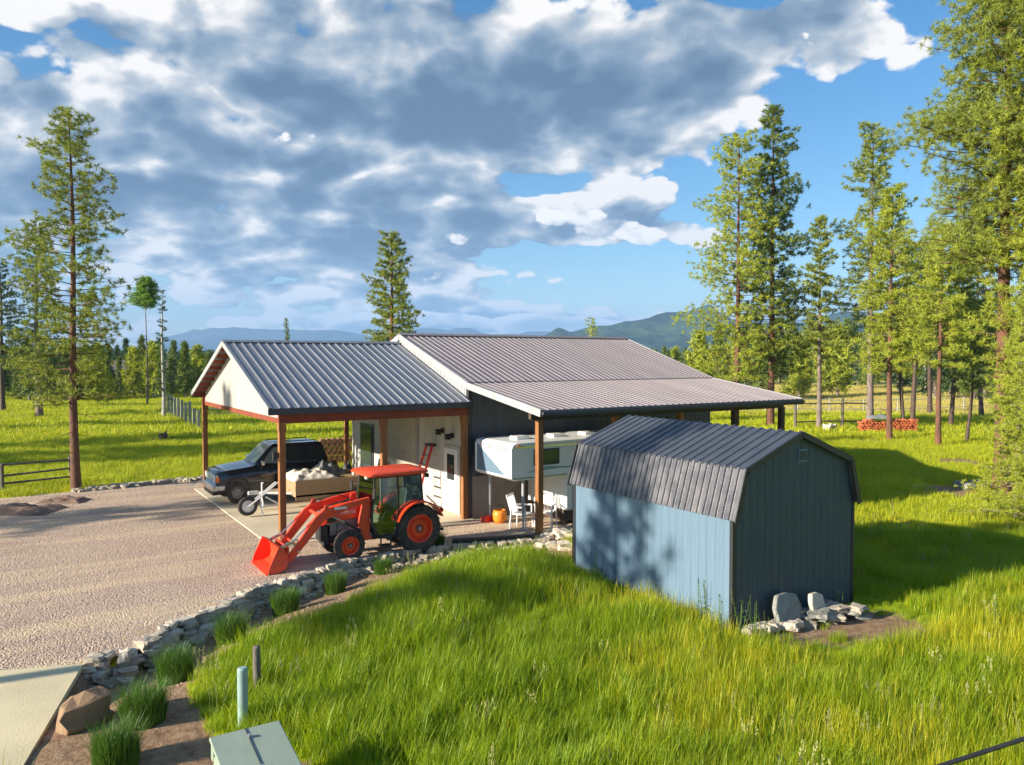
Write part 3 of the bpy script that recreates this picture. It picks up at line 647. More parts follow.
# local: x_local = 7.6 - x ; y_local = 18.36 - y (near side is +y)
def wheel(parent, x, y, r, wdt, rimr, side, lugs, hub):
    m_ = MB(); h = wdt / 2
    m_.lathe([(rimr, -h * .75), (r * .80, -h), (r * .93, -h * .92), (r * .965, -h * .5), (r * .965, h * .5), (r * .93, h * .92), (r * .80, h), (rimr, h * .75), (rimr - .02, 0), (rimr, -h * .75)], (x, y, r), 'y', 40)
    for k in range(lugs):
        for s in (-1, 1):
            an = 2 * math.pi * (k + (0 if s < 0 else .5)) / lugs; da = s * 0 + .9 / lugs * 2
            pts = []
            for t, aa in ((0, an), (1, an + da * 1.6)):
                yy = y + s * h * (.02 + .96 * t)
                for rr in (r * .955, r * 1.0 if t < 1 else r * .97):
                    for q in (-.028, .028):
                        a2 = aa + q; pts.append((x + rr * math.cos(a2), yy, r + rr * math.sin(a2)))
            m_.add(pts, [(0, 1, 3, 2), (4, 6, 7, 5), (0, 4, 5, 1), (2, 3, 7, 6), (0, 2, 6, 4), (1, 5, 7, 3)])
    ty = m_.build('tyre', M['rubber']); smooth_by_angle(ty, 30)
    w_ = m_.__class__(); yo = side * h
    w_.lathe([(rimr + .012, -yo * .8), (rimr - .015, -yo * .7), (rimr - .03, yo * .3), (rimr - .02, yo * .75), (rimr + .012, yo * .84), (rimr + .015, yo * .7)], (x, y, r), 'y', 36)
    w_.lathe([(rimr - .03, yo * .25), (rimr * .72, yo * .30), (rimr * .62, yo * .55), (rimr * .34, yo * .58), (rimr * .28, yo * .25), (0.001, yo * .25)], (x, y, r), 'y', 36)
    rm = w_.build('rim', M['orange']); smooth_by_angle(rm, 30)
    hb = MB(); hb.cyl((x, y + yo * .2, r), (x, y + yo * .85, r), hub, hub * .8, 16)
    for k in range(6):
        an = k * math.pi / 3; hb.cyl((x + hub * 1.7 * math.cos(an), y + yo * .5, r + hub * 1.7 * math.sin(an)), (x + hub * 1.7 * math.cos(an), y + yo * .68, r + hub * 1.7 * math.sin(an)), .014, n=6)
    hb_ = hb.build('hub', M['greysteel'])
    wh = bpy.data.objects.new('wheel', None); COL.objects.link(wh); wh.empty_display_size = .1; wh.parent = parent
    for o in (ty, rm, hb_): o.parent = wh
    return wh
RX, FX = -.96, .92
for s in (-1, 1):
    wheel(tr, RX, s * .56, .635, .34, .36, s, 20, .07)
    wheel(tr, FX, s * .52, .405, .22, .22, s, 16, .05)
m_ = MB(); m_.box(-1.25, .35, -.16, .16, .42, .75); m_.box(.2, 1.35, -.15, .15, .42, .62); m_.cyl((RX, -.45, .635), (RX, .45, .635), .11); m_.cyl((FX, -.45, .405), (FX, .45, .405), .07); m_.box(1.35, 1.48, -.2, .2, .4, .78)
m_.build('chassis', M['black'], tr, bevel=.015)
m_ = MB(); m_.box(.42, 1.38, -.19, .19, .62, .98)
for k in range(5): m_.box(.5 + k * .16, .58 + k * .16, .192, .21, .66, .94)
m_.cyl((.6, .2, .75), (.85, .2, .75), .06); m_.cyl((1.0, .17, .8), (1.12, .17, .8), .1)
m_.build('engine', M['greysteel'], tr, bevel=.01)
# hood: lofted, sloping down to the nose
def hoodring(x, w_, zt, zb, r=.08):
    return [(x, -w_, zb), (x, -w_, zt - r * 1.4), (x, -w_ + r * .35, zt - r * .5), (x, -w_ + r * 1.2, zt - .01), (x, -w_ * .35, zt + .012), (x, w_ * .35, zt + .012), (x, w_ - r * 1.2, zt - .01), (x, w_ - r * .35, zt - r * .5), (x, w_, zt - r * 1.4), (x, w_, zb)]
m_ = MB(); m_.loft([hoodring(.33, .27, 1.39, 1.02), hoodring(.6, .265, 1.385, 1.02), hoodring(1.0, .255, 1.345, .99), hoodring(1.3, .245, 1.28, .95), hoodring(1.46, .23, 1.21, .92), hoodring(1.56, .20, 1.10, .90), hoodring(1.585, .17, 1.0, .88)])
hd = m_.build('hood', M['orange'], tr); smooth_by_angle(hd, 50)
m_ = MB(); m_.box(1.30, 1.56, -.19, .19, .50, .90); m_.box(1.552, 1.575, -.15, .15, .55, .86); m_.build('grille', M['black'], tr, bevel=.01)
for s in (-1, 1):
    m_ = MB(); m_.add([(1.17, s * .257, 1.10), (1.40, s * .243, 1.07), (1.40, s * .243, .97), (1.17, s * .257, .97), (1.17, s * .262, 1.10), (1.40, s * .248, 1.07), (1.40, s * .248, .97), (1.17, s * .262, .97)], [(0, 1, 2, 3), (4, 7, 6, 5), (0, 4, 5, 1), (1, 5, 6, 2), (2, 6, 7, 3), (3, 7, 4, 0)]); m_.build('side_vent', M['black'], hd)
    m_ = MB(); m_.box(1.535, 1.59, s * .12 - .045, s * .12 + .045, .99, 1.06); m_.build('headlight', M['lens'], tr, bevel=.01)
def lettering(txt, size, M4, m2, parent, ex=.002):
    c = bpy.data.curves.new('lettering', 'FONT'); c.body = txt; c.size = size; c.extrude = ex; c.align_x = 'CENTER'; c.align_y = 'CENTER'
    t = bpy.data.objects.new('lettering', c); COL.objects.link(t); dg = bpy.context.evaluated_depsgraph_get()
    me_ = bpy.data.meshes.new_from_object(t.evaluated_get(dg)); bpy.data.objects.remove(t); bpy.data.curves.remove(c)
    me_.transform(M4); o = obj('lettering', me_, m2, parent); return o
Mw = Matrix.Translation((.85, .268, 1.19)) @ Euler((R(90), 0, R(180))).to_matrix().to_4x4()
lettering('Kubota', .13, Mw, M['whitepaint'], hd)
# cab
cz0, cz1 = .62, 2.03
posts = {'fa': ((.34, .0, .95), (.22, 0, cz1)), 'mid': ((-.42, 0, .95), (-.40, 0, cz1)), 'rear': ((-1.12, 0, 1.18), (-1.06, 0, cz1))}
m_ = MB()
for s in (-1, 1):
    for (a, b) in posts.values(): m_.beam((a[0], s * .56, a[2]), (b[0], s * .52, b[2]), .05, .05)
    m_.beam((.34, s * .56, .95), (.16, s * .56, .52), .05, .06); m_.beam((.16, s * .56, .52), (-.30, s * .56, .52), .05, .06)
    m_.tube([(-.30, s * .565, .52), (-.40, s * .565, .85), (-.58, s * .565, 1.15), (-.80, s * .565, 1.32), (-1.12, s * .565, 1.36)], .03)
    m_.beam((.22, s * .52, cz1), (-1.06, s * .52, cz1), .05, .05)
m_.beam((.34, -.56, .97), (.34, .56, .97), .05, .06); m_.beam((-1.12, -.56, 1.2), (-1.12, .56, 1.2), .05, .06); m_.beam((.22, -.52, cz1), (.22, .52, cz1), .05, .05); m_.beam((-1.06, -.52, cz1), (-1.06, .52, cz1), .05, .05)
m_.build('cab_frame', M['black'], tr, bevel=.008)
m_ = MB(); m_.box(-1.1, .3, -.5, .5, .46, .62); m_.box(-1.1, -.62, -.5, .5, .62, .98); m_.box(.18, .33, -.3, .3, .62, 1.30); m_.build('cab_floor', M['black'], tr, bevel=.02)
def pane(name, pts, m2, parent, t=.006):
    p = [Vector(q) for q in pts]; n = (p[1] - p[0]).cross(p[2] - p[0]).normalized() * t; k = len(p)
    mb_ = MB(); mb_.add([q for q in p] + [q + n for q in p], [tuple(range(k)), tuple(range(2 * k - 1, k - 1, -1))] + [(i, k + i, k + (i + 1) % k, (i + 1) % k) for i in range(k)])
    return mb_.build(name, m2, parent)
pane('windscreen', [(.35, -.53, .99), (.35, .53, .99), (.235, .49, 2.0), (.235, -.49, 2.0)], M['cabglass'], tr)
pane('rear_window', [(-1.13, -.53, 1.22), (-1.13, .53, 1.22), (-1.07, .49, 2.0), (-1.07, -.49, 2.0)], M['cabglass'], tr)
for s in (-1, 1):
    dg_ = pane('door_glass', [(.31, s * .572, .95), (.14, s * .575, .56), (-.28, s * .575, .56), (-.39, s * .57, .9), (-.39, s * .535, 2.0), (.21, s * .53, 2.0)], M['cabglass'], tr)
    m_ = MB(); m_.box(-.33, -.27, s * .58 - .01, s * .58 + .01, .92, 1.06); m_.build('handle', M['black'], dg_)
    pane('side_glass', [(-.44, s * .565, 1.0), (-.60, s * .568, 1.22), (-.82, s * .568, 1.36), (-1.09, s * .562, 1.40), (-1.05, s * .532, 2.0), (-.44, s * .535, 2.0)], M['cabglass'], tr)
# cab roof
def roofring(z, gx0, gx1, gy, r):
    P = []
    for cxx, cyy, a0 in ((gx1 - r, gy - r, 0), (gx0 + r, gy - r, 90), (gx0 + r, -gy + r, 180), (gx1 - r, -gy + r, 270)):
        for k in range(5): an = R(a0 + k * 22.5); P.append((cxx + r * math.cos(an), cyy + r * math.sin(an), z))
    return P
m_ = MB(); m_.loft([roofring(2.04, -1.18, .36, .58, .12), roofring(2.07, -1.27, .46, .655, .14), roofring(2.12, -1.28, .47, .665, .15), roofring(2.165, -1.22, .40, .62, .18), roofring(2.195, -1.0, .2, .42, .2)])
rf = m_.build('cab_roof', M['orange_roof'], tr); smooth_by_angle(rf, 60)
for s in (-1, 1):
    m_ = MB(); m_.box(.40, .45, s * .45 - .06, s * .45 + .06, 2.01, 2.065); m_.build('work_light', M['lens'], rf)
    m_ = MB(); m_.box(-1.30, -1.22, s * .5 - .06, s * .5 + .06, 1.93, 2.03); m_.build('work_light', M['black'], rf)
    m_ = MB(); m_.tube([(.27, s * .56, 1.75), (.36, s * .80, 1.72)], .012); m_.box(.345, .37, s * .80 - .06, s * .80 + .06, 1.55, 1.80); m_.build('mirror', M['black'], tr)
# seat, wheel, dash
m_ = MB(); m_.box(-.80, -.35, -.24, .24, .98, 1.08); m_.add([(-.80, -.23, 1.05), (-.70, -.23, 1.05), (-.82, -.2, 1.62), (-.90, -.2, 1.62), (-.80, .23, 1.05), (-.70, .23, 1.05), (-.82, .2, 1.62), (-.90, .2, 1.62)], [(0, 1, 2, 3), (4, 7, 6, 5), (0, 4, 5, 1), (1, 5, 6, 2), (2, 6, 7, 3), (3, 7, 4, 0)])
m_.build('seat', M['black'], tr, bevel=.03)
m_ = MB(); m_.cyl((.2, 0, 1.15), (.02, 0, 1.33), .03); n = 20
ring = [Vector((.02, 0, 1.33)) + Vector((math.sin(k * 2 * math.pi / n) * .12, math.cos(k * 2 * math.pi / n) * .18, math.sin(k * 2 * math.pi / n) * .12)) for k in range(n + 1)]
m_.tube(ring, .013, 6); m_.build('steering_wheel', M['black'], tr)
# fenders
for s in (-1, 1):
    P = []; 
    for k in range(12):
        an = R(20 + k * 12.5); P.append((RX + .70 * math.cos(an), .64 + .70 * math.sin(an) * 1.03))
    for k in range(11, -1, -1):
        an = R(20 + k * 12.5); P.append((RX + .665 * math.cos(an), .64 + .665 * math.sin(an) * 1.03))
    m_ = MB(); y0, y1 = sorted((s * .44, s * .80)); nP = len(P)
    vs = [(a, y0, b) for a, b in P] + [(a, y1, b) for a, b in P]; h2 = nP // 2
    fs = []
    for k in range(nP - 1): 
        if k != h2 - 1: fs.append((k, k + 1, nP + k + 1, nP + k))
    fs += [(0, nP, 2 * nP - 1, nP - 1), (h2 - 1, h2, nP + h2, nP + h2 - 1)]
    for k in range(h2 - 1): fs += [(k, nP - 1 - k, nP - 2 - k, k + 1), (nP + k, nP + k + 1, 2 * nP - 2 - k, 2 * nP - 1 - k)]
    m_.add(vs, fs); fd = m_.build('fender', M['orange'], tr)
    m_ = MB(); m_.box(-1.62, -1.55, s * .72 - .05, s * .72 + .05, 1.02, 1.12); m_.build('tail_light', M['red'], tr)
    m_ = MB()
    for z in (.30, .50): m_.box(-.15, .15, s * .62 - .09, s * .62 + .09, z, z + .03)
    m_.box(-.15, -.12, s * .68 - .01, s * .68 + .02, .3, .62); m_.box(.12, .15, s * .68 - .01, s * .68 + .02, .3, .62); m_.build('step', M['black'], tr)
# loader: uprights, arms, cylinders, bucket
for s in (-1, 1):
    y = s * .44
    m_ = MB(); m_.prism([(.36, .50), (.66, .50), (.64, 1.0), (.52, 1.52), (.36, 1.55), (.30, 1.2), (.34, .9)], y - .035, y + .035); m_.prism([(.2, .46), (1.15, .46), (1.15, .56), (.2, .58)], y - .04, y + .04)
    m_.build('loader_upright', M['orange_worn'], tr, bevel=.008)
    ya = s * .50
    m_ = MB(); m_.prism([(.38, 1.56), (.36, 1.44), (.95, 1.30), (1.55, 1.10), (2.28, .30), (2.40, .18), (2.50, .24), (2.42, .40), (1.78, 1.22), (1.62, 1.32), (1.0, 1.47)], ya - .045, ya + .045)
    arm = m_.build('loader_arm', M['orange_worn'], tr, bevel=.012)
    m_ = MB(); m_.box(.99, 1.31, ya + s * .046 - .001, ya + s * .046 + .001, 1.33, 1.39); 
    m_.M = Matrix.Translation((0, 0, 0)); m_.build('decal', M['whitepaint'], arm)
    m_ = MB(); m_.cyl((.60, ya - s * .02, .72), (1.02, ya - s * .02, .98), .036); m_.build('cylinder', M['black'], tr)
    m_ = MB(); m_.cyl((1.02, ya - s * .02, .98), (1.35, ya - s * .02, 1.15), .018); m_.build('piston_rod', M['steel'], tr)
    # bucket cylinders above the arm, rods bright
    m_ = MB(); m_.cyl((1.50, ya, 1.40), (2.0, ya, .98), .036); m_.prism([(1.42, 1.30), (1.58, 1.28), (1.54, 1.46), (1.46, 1.46)], ya - .03, ya + .03); m_.build('cylinder', M['orange_worn'], tr)
    m_ = MB(); m_.cyl((2.0, ya, .98), (2.36, ya, .66), .019); m_.build('piston_rod', M['steel'], tr)
    m_ = MB(); m_.beam((2.36, ya, .68), (2.22, ya, .42), .04, .07); m_.beam((2.36, ya, .66), (2.62, ya, .56), .04, .07); m_.cyl((2.36, ya - .06, .67), (2.36, ya + .06, .67), .035); m_.cyl((2.22, ya - .06, .42), (2.22, ya + .06, .42), .035); m_.build('linkage', M['steel'], tr, bevel=.005)
    # hydraulic hoses
    m_ = MB(); m_.tube([(.55, ya - s * .05, 1.40), (.9, ya - s * .05, 1.54), (1.3, ya - s * .05, 1.47), (1.6, ya - s * .05, 1.38)], .011, 6); m_.build('hose', M['black'], arm)
m_ = MB(); m_.cyl((1.60, -.5, 1.18), (1.60, .5, 1.18), .045); m_.build('cross_tube', M['orange_worn'], tr)
m_ = MB(); m_.cyl((2.18, -.5, .52), (2.18, .5, .52), .035); m_.build('cross_tube', M['orange_worn'], tr)
m_ = MB(); m_.box(2.44, 2.50, -.52, .52, .16, .56); m_.build('quick_hitch', M['orange_worn'], tr, bevel=.01)
prof = [(3.02, .01), (2.72, .03), (2.58, .10), (2.53, .24), (2.55, .42), (2.62, .56), (2.74, .62)]
m_ = MB(); pi = [(a + (.015 if i < 3 else .03), b + (.018 if i < 3 else 0)) for i, (a, b) in enumerate(prof)]
m_.prism(prof + pi[::-1], -.72, .72)
for s in (-1, 1): m_.prism([(3.02, .01), (2.72, .03), (2.58, .10), (2.53, .24), (2.55, .42), (2.62, .56), (2.76, .62), (2.98, .16)], s * .72 - .012, s * .72 + .012)
m_.box(2.98, 3.06, -.735, .735, .004, .022)
bk = m_.build('bucket', M['orange_worn'], tr)
m_ = MB(); m_.tube([(.55, .17, 1.35), (.55, .17, 1.60)], .02, 8); m_.build('exhaust', M['black'], tr)
# rear three-point arms
m_ = MB()
for s in (-.3, .3): m_.beam((-1.3, s, .55), (-1.85, s, .45), .05, .07)
m_.beam((-1.3, 0, .9), (-1.75, 0, .75), .05, .05); m_.build('hitch', M['black'], tr)

# ------------------------------------------------------------------ black sport utility (local +x is its nose)
sv = thing('parked_suv', 'black two-door utility vehicle parked under the carport with its chrome grille facing out', 'car', (7.30, 27.42, .05), math.pi); sv.scale = (.93, 1.03, 1.09)
def VX(x): return x
hw = .86
low = [(2.06, .38), (2.08, .60), (2.05, .92), (1.95, 1.0), (1.0, 1.09), (.72, 1.12), (-1.95, 1.12), (-2.05, 1.0), (-2.08, .5), (-2.0, .36)]
def ring2(k, z_in): return k
# lower body with tumblehome: three lengthwise layers of the profile
def body_section(x, zt, zb, w0, w1):
    return [(x, -w0, zb), (x, -w1, (zb + zt) / 2), (x, -w1 + .01, zt - .10), (x, -w1 + .09, zt), (x, 0, zt + .015), (x, w1 - .09, zt), (x, w1 - .01, zt - .10), (x, w1, (zb + zt) / 2), (x, w0, zb)]
m_ = MB(); m_.loft([body_section(2.06, .90, .52, .74, .78), body_section(1.98, .985, .42, .80, .84), body_section(1.6, 1.04, .38, .83, .87), body_section(.95, 1.10, .38, .84, .88), body_section(.7, 1.13, .38, .84, .88), body_section(-1.7, 1.14, .38, .84, .88), body_section(-2.0, 1.10, .40, .80, .85), body_section(-2.08, 1.02, .48, .76, .80)])
bd = m_.build('body', M['carpaint'], sv); smooth_by_angle(bd, 40)
def gh(x0, x1, x2, x3, z0, z1, w0, w1):
    return None
m_ = MB(); zb, zt = 1.13, 1.70
m_.add([(.72, -.76, zb), (.72, .76, zb), (-2.02, .76, zb), (-2.02, -.76, zb), (.10, -.63, zt), (.10, .63, zt), (-1.80, .63, zt), (-1.80, -.63, zt), (.0, -.60, zt + .04), (.0, .60, zt + .04), (-1.7, .60, zt + .04), (-1.7, -.60, zt + .04)],
       [(0, 1, 5, 4), (1, 2, 6, 5), (2, 3, 7, 6), (3, 0, 4, 7), (4, 5, 9, 8), (5, 6, 10, 9), (6, 7, 11, 10), (7, 4, 8, 11), (8, 9, 10, 11)]); m_.build('cabin', M['carpaint'], sv, bevel=.03, seg=3)
def lerp(a, b, t): return tuple(a[i] + (b[i] - a[i]) * t for i in range(3))
M['winglass'] = mat('light_windscreen', (.16, .21, .20), None, .05, 0, spec=1)
pane('windscreen', [(.70, -.68, 1.17), (.70, .68, 1.17), (.145, .575, 1.675), (.145, -.575, 1.675)], M['winglass'], sv, .012)
for s in (-1, 1):
    for a0, a1, b0, b1 in ((.50, .03, -.42, -.40), (-.50, -.47, -1.15, -1.12), (-1.22, -1.19, -1.88, -1.74)):
        k = 1.012
        pane('window', [(a0, s * .757 * k, 1.17), (b0, s * .757 * k, 1.17), (b1, s * .645 * k, 1.64), (a1, s * .645 * k, 1.64)], M['glass'] if a0 < 0 else M['winglass'], sv, .004 if s > 0 else -.004)
    m_ = MB(); m_.box(.44, .54, s * .98 - .10, s * .98 + .06, 1.14, 1.28); m_.build('mirror', M['chrome'], sv, bevel=.02)
    for x in (1.35, -1.32):
        m_ = MB(); P = [(x + .46 * math.cos(R(a)), .40 + .46 * math.sin(R(a))) for a in range(0, 181, 15)] + [(x + .38 * math.cos(R(a)), .38 + .38 * math.sin(R(a))) for a in range(180, -1, -15)]
        y0, y1 = sorted((s * .84, s * .915)); h2 = len(P) // 2
        for k in range(h2 - 1):
            a, b, c, d_ = P[k], P[k + 1], P[-2 - k], P[-1 - k]
            m_.prism([a, b, c, d_], y0, y1)
        m_.build('wheel_arch', M['black'], sv)
        m_ = MB(); m_.lathe([(.20, -.1), (.30, -.11), (.345, -.09), (.355, 0), (.345, .09), (.30, .11), (.20, .10), (.19, 0), (.20, -.1)], (x, s * .78, .355), 'y', 32)
        t1 = m_.build('tyre', M['rubber']); smooth_by_angle(t1, 40)
        m_ = MB(); m_.lathe([(.205, s * .09), (.19, s * .06), (.15, s * .05), (.08, s * .085), (.001, s * .09)], (x, s * .78, .355), 'y', 28); t2 = m_.build('rim', M['greysteel']); smooth_by_angle(t2, 40)
        wh = bpy.data.objects.new('wheel', None); COL.objects.link(wh); wh.parent = sv; t1.parent = wh; t2.parent = wh
    m_ = MB(); m_.box(2.055, 2.10, s * .62 - .13, s * .62 + .13, .70, .88); m_.build('headlight', M['lens'], sv, bevel=.015)
    m_ = MB(); m_.box(1.96, 2.07, s * .835 - .03, s * .835 + .02, .70, .88); m_.build('turn_signal', M['amber'], sv, bevel=.01)
    m_ = MB(); m_.box(-.2, -.08, s * .885 - .012, s * .885 + .012, .98, 1.01); m_.build('handle', M['black'], sv)
    m_ = MB(); m_.box(-2.10, -2.06, s * .72 - .08, s * .72 + .08, .72, .98); m_.build('tail_light', M['red'], sv)
    m_ = MB(); m_.tube([(-.1, s * .5, 1.74), (-.1, s * .5, 1.79), (-1.6, s * .5, 1.79), (-1.6, s * .5, 1.74)], .014, 6); m_.build('roof_rail', M['black'], sv)
m_ = MB(); m_.box(2.05, 2.085, -.47, .47, .68, .90)
for k in range(5): m_.box(2.086, 2.10, -.46, .46, .695 + k * .042, .715 + k * .042)
m_.build('grille', M['chrome'], sv, bevel=.006)
m_ = MB(); m_.box(2.02, 2.20, -.86, .86, .44, .62); m_.box(1.75, 2.10, -.90, -.83, .46, .62); m_.box(1.75, 2.10, .83, .90, .46, .62); m_.build('bumper', M['chrome'], sv, bevel=.03)
m_ = MB(); m_.box(-2.2, -2.05, -.84, .84, .44, .6); m_.build('bumper', M['black'], sv, bevel=.02)
m_ = MB(); m_.box(1.95, 2.15, -.7, .7, .30, .43); m_.box(-1.9, 1.9, -.6, .6, .28, .40); m_.build('underbody', M['black'], sv)

# ------------------------------------------------------------------ tan-sided trailer with jack wheel, tarps on it
tl = thing('utility_trailer', 'tan plywood-sided utility trailer parked under the carport beside the black vehicle', 'trailer', (9.25, 25.35, .12))
m_ = MB(); m_.box(-1.9, 1.9, -.9, .9, .34, .40); bedt = m_.build('deck', M['tan'], tl)
for y in (-.9, .88):
    m_ = MB(); m_.box(-1.9, 1.9, y, y + .025, .22, .86); m_.build('side_panel', M['tan'], tl)
for x in (-1.9, 1.88):
    m_ = MB(); m_.box(x, x + .025, -.87, .87, .40, .86); m_.build('end_panel', M['tan'], tl)
m_ = MB(); m_.box(-1.86, 1.86, -.86, .86, .80, .84); m_.build('plywood_top', M['tan'], tl)
for s in (-1, 1):
    m_ = MB(); m_.lathe([(.17, -.08), (.26, -.09), (.29, 0), (.26, .09), (.17, .08), (.16, 0), (.17, -.08)], (.2, s * .99, .22), 'y', 24); m_.build('wheel', M['rubber'], tl, smooth=True)
m_ = MB(); m_.tube([(-1.9, -.55, .42), (-2.9, 0, .46), (-1.9, .55, .42)], .035); m_.box(-3.15, -2.85, -.05, .05, .42, .52); m_.build('tongue', M['whitepaint'], tl)
m_ = MB(); m_.tube([(-2.75, -.12, .78), (-2.75, -.12, .28), (-2.72, -.14, .10)], .028); m_.cyl((-2.72, -.14, .10), (-2.72, -.14, -.07), .04); m_.tube([(-2.75, -.12, .78), (-2.75, -.3, .8)], .014); m_.build('jack', M['whitepaint'], tl)
# spare-style nose wheel
m_ = MB(); cx_, cy_, cz_ = -3.3, -.95, .30
m_.lathe([(.185, -.06), (.25, -.07), (.285, -.05), (.295, 0), (.285, .05), (.25, .07), (.185, .06)], (cx_, cy_, cz_), 'y', 32); t1 = m_.build('tyre', M['rubber']); smooth_by_angle(t1, 45)
m_ = MB(); m_.lathe([(.19, -.05), (.17, -.03), (.08, -.05), (.001, -.055), (.001, .0), (.17, .02), (.19, .05)], (cx_, cy_, cz_), 'y', 28); t2 = m_.build('rim', M['whitepaint']); smooth_by_angle(t2, 45)
cr = thing('wheeled_dolly', 'white tubular dolly with one white-rimmed wheel on the edge of the slab', 'dolly', (9.15, 25.35, .05))
t1.parent = cr; t2.parent = cr
m_ = MB(); m_.tube([(cx_, cy_ - .1, .30), (cx_ + .35, cy_ - .1, .55), (cx_ + .9, cy_ - .05, .95), (cx_ + 1.05, cy_, .98)], .025); m_.tube([(cx_, cy_ + .1, .30), (cx_ + .35, cy_ + .1, .55), (cx_ + .9, cy_ + .15, .95)], .025)
m_.tube([(cx_ + .35, cy_ - .1, .55), (cx_ + .42, cy_ - .12, .03)], .022); m_.tube([(cx_ + .35, cy_ - .1, .25), (cx_ + 1.0, cy_ - .05, .25), (cx_ + .95, cy_ - .05, .9)], .022); m_.tube([(cx_ + 1.0, cy_ + .15, .0), (cx_ + 1.0, cy_ + .15, .25), (cx_ + .6, cy_ + .15, .5)], .022); m_.cyl((cx_ + .42, cy_ - .12, .0), (cx_ + .42, cy_ - .12, .05), .04)
m_.build('frame', M['whitepaint'], cr)
def heap(name, label, cat, loc, sx, sy, h, m2, seed, n=22):
    V_ = []; 
    for j in range(n):
        for i in range(n):
            a = (i / (n - 1) * 2 - 1); b = (j / (n - 1) * 2 - 1); r = min(1, math.hypot(a, b) ** 1.3)
            nz_ = noise.fractal(Vector((a * 2.2, b * 2.2, seed)), 1, 2, 5)
            edge = max(0, 1 - max(abs(a), abs(b)) ** 3)
            V_.append((a * sx, b * sy, max(.004, edge * h * (.62 + .6 * nz_))))
    ii_, jj_ = np.meshgrid(np.arange(n - 1), np.arange(n - 1)); q = (jj_ * n + ii_).ravel()
    o = obj(name, npmesh(name, V_, np.stack([q, q + 1, q + n + 1, q + n], 1), True), m2); o.location = loc
    s_ = o.modifiers.new('solid', 'SOLIDIFY'); s_.thickness = .01
    return tag(o, label, cat)
heap('white_tarp', 'crumpled white tarp heaped on the front of the tan trailer', 'tarp', (8.05, 25.2, .96), .75, .7, .34, M['whitetarp'], 1.1)
heap('grey_tarp', 'crumpled dark grey tarp heaped behind the white tarp on the trailer', 'tarp', (8.8, 25.65, .96), .5, .45, .55, M['tarp'], 5.3)
# black covered quad and mower further in
heap('covered_machine', 'black covered low machine standing behind the tan trailer', 'machine cover', (9.9, 29.6, .05), 1.1, .6, .95, M['black'], 7.7)
heap('blue_black_cover', 'blue-black crumpled cover lying by the barn wall inside the carport', 'machine cover', (10.6, 28.1, .05), .7, .6, .9, M['dark_siding'], 9.1)
o = thing('gas_can', 'red gas can standing against the white barn wall in the carport', 'gas can', (10.9, 27.0, .05))
m_ = MB(); m_.box(-.13, .13, -.1, .1, 0, .34); m_.build('body', M['red'], o, bevel=.03); m_ = MB(); m_.tube([(.05, 0, .33), (.12, 0, .44), (.2, 0, .5)], .02); m_.build('spout', M['black'], o)
# harrow-like dark implement beside the tractor cab
im = thing('tine_harrow', 'dark steel tine implement lying on the slab behind the orange tractor', 'implement', (9.1, 23.5, .05), .1)
m_ = MB()
for y in (-.4, 0, .4): m_.beam((-.9, y, .34), (.9, y, .34), .05, .05)
for x in (-.8, 0, .8): m_.beam((x, -.4, .37), (x, .4, .37), .05, .04)
m_.beam((0, .0, .36), (.3, .0, .85), .05, .05); m_.beam((-.1, -.3, .85), (.55, .3, .85), .06, .06); m_.build('frame', M['black'], im)
for i in range(8):
    m_ = MB(); x = -.85 + i * .24; y = (-.4, 0, .4)[i % 3]; m_.tube([(x, y, .33), (x + .05, y - .08, .18), (x, y, .0)], .015, 6); m_.build('tine', M['greysteel'], im)
ld = thing('stepladder', 'red and silver stepladder leaning on the sunlit white barn wall', 'ladder', (10.8, 22.9, .05), 0)
for y in (-.25, .25):
    m_ = MB(); m_.beam((-.2, y * 1.1, 0), (.48, y * .8, 2.0), .03, .08); m_.build('rail', M['red'] if y < 0 else M['orange_worn'], ld)
for k in range(6):
    t = .13 + k * .14; m_ = MB(); m_.box(-.2 + .68 * t - .04, -.2 + .68 * t + .05, -.26 + .06 * t, .26 - .06 * t, 2.0 * t - .015, 2.0 * t + .015); m_.build('step', M['steel'], ld)
m_ = MB(); m_.box(.40, .62, -.2, .2, 1.96, 2.04); m_.build('top_cap', M['black'], ld, bevel=.01)

# ------------------------------------------------------------------ camper under the lean-to
ca = thing('cabover_camper', 'white cabover camper parked under the barn lean-to behind the blue shed', 'camper', (11.5, 18.25, 0))
# local: x into the camper, y across (0..2.05)
W_ = 2.05; H0, H1, H2 = 1.42, 2.50, .45
prof = [(0, 1.52), (0, 2.34), (.06, 2.46), (.2, H1), (5.2, 2.52), (5.25, 2.45), (5.25, H2), (1.9, H2), (1.9, H1 - 1.02), (.16, 1.44)]
m_ = MB(); m_.prism(prof, 0, W_); m_.build('body', M['camper'], ca, bevel=.015, seg=2)
m_ = MB(); m_.box(.05, 5.2, -.012, -.003, 2.36, 2.40); m_.box(1.92, 5.2, -.012, -.003, 1.43, 1.46); m_.box(.02, 1.9, -.012, -.003, 1.5, 1.53); m_.build('trim_strip', M['chrome'], ca)
m_ = MB(); m_.prism([(.5, 1.66), (1.6, 1.72), (2.1, 1.70), (2.1, 1.74), (1.2, 1.80)], -.012, -.003); m_.prism([(2.15, 1.70), (4.6, 1.66), (4.8, 1.72), (2.15, 1.76)], -.012, -.003); m_.build('stripe', M['teal'], ca)
wn = MB(); wn.box(.74, 1.62, -.02, -.003, 1.84, 2.30); wf = wn.build('window', M['black'], ca, bevel=.02)
m_ = MB(); m_.box(.80, 1.56, -.026, -.021, 1.89, 2.25); m_.build('pane', M['glass'], wf)
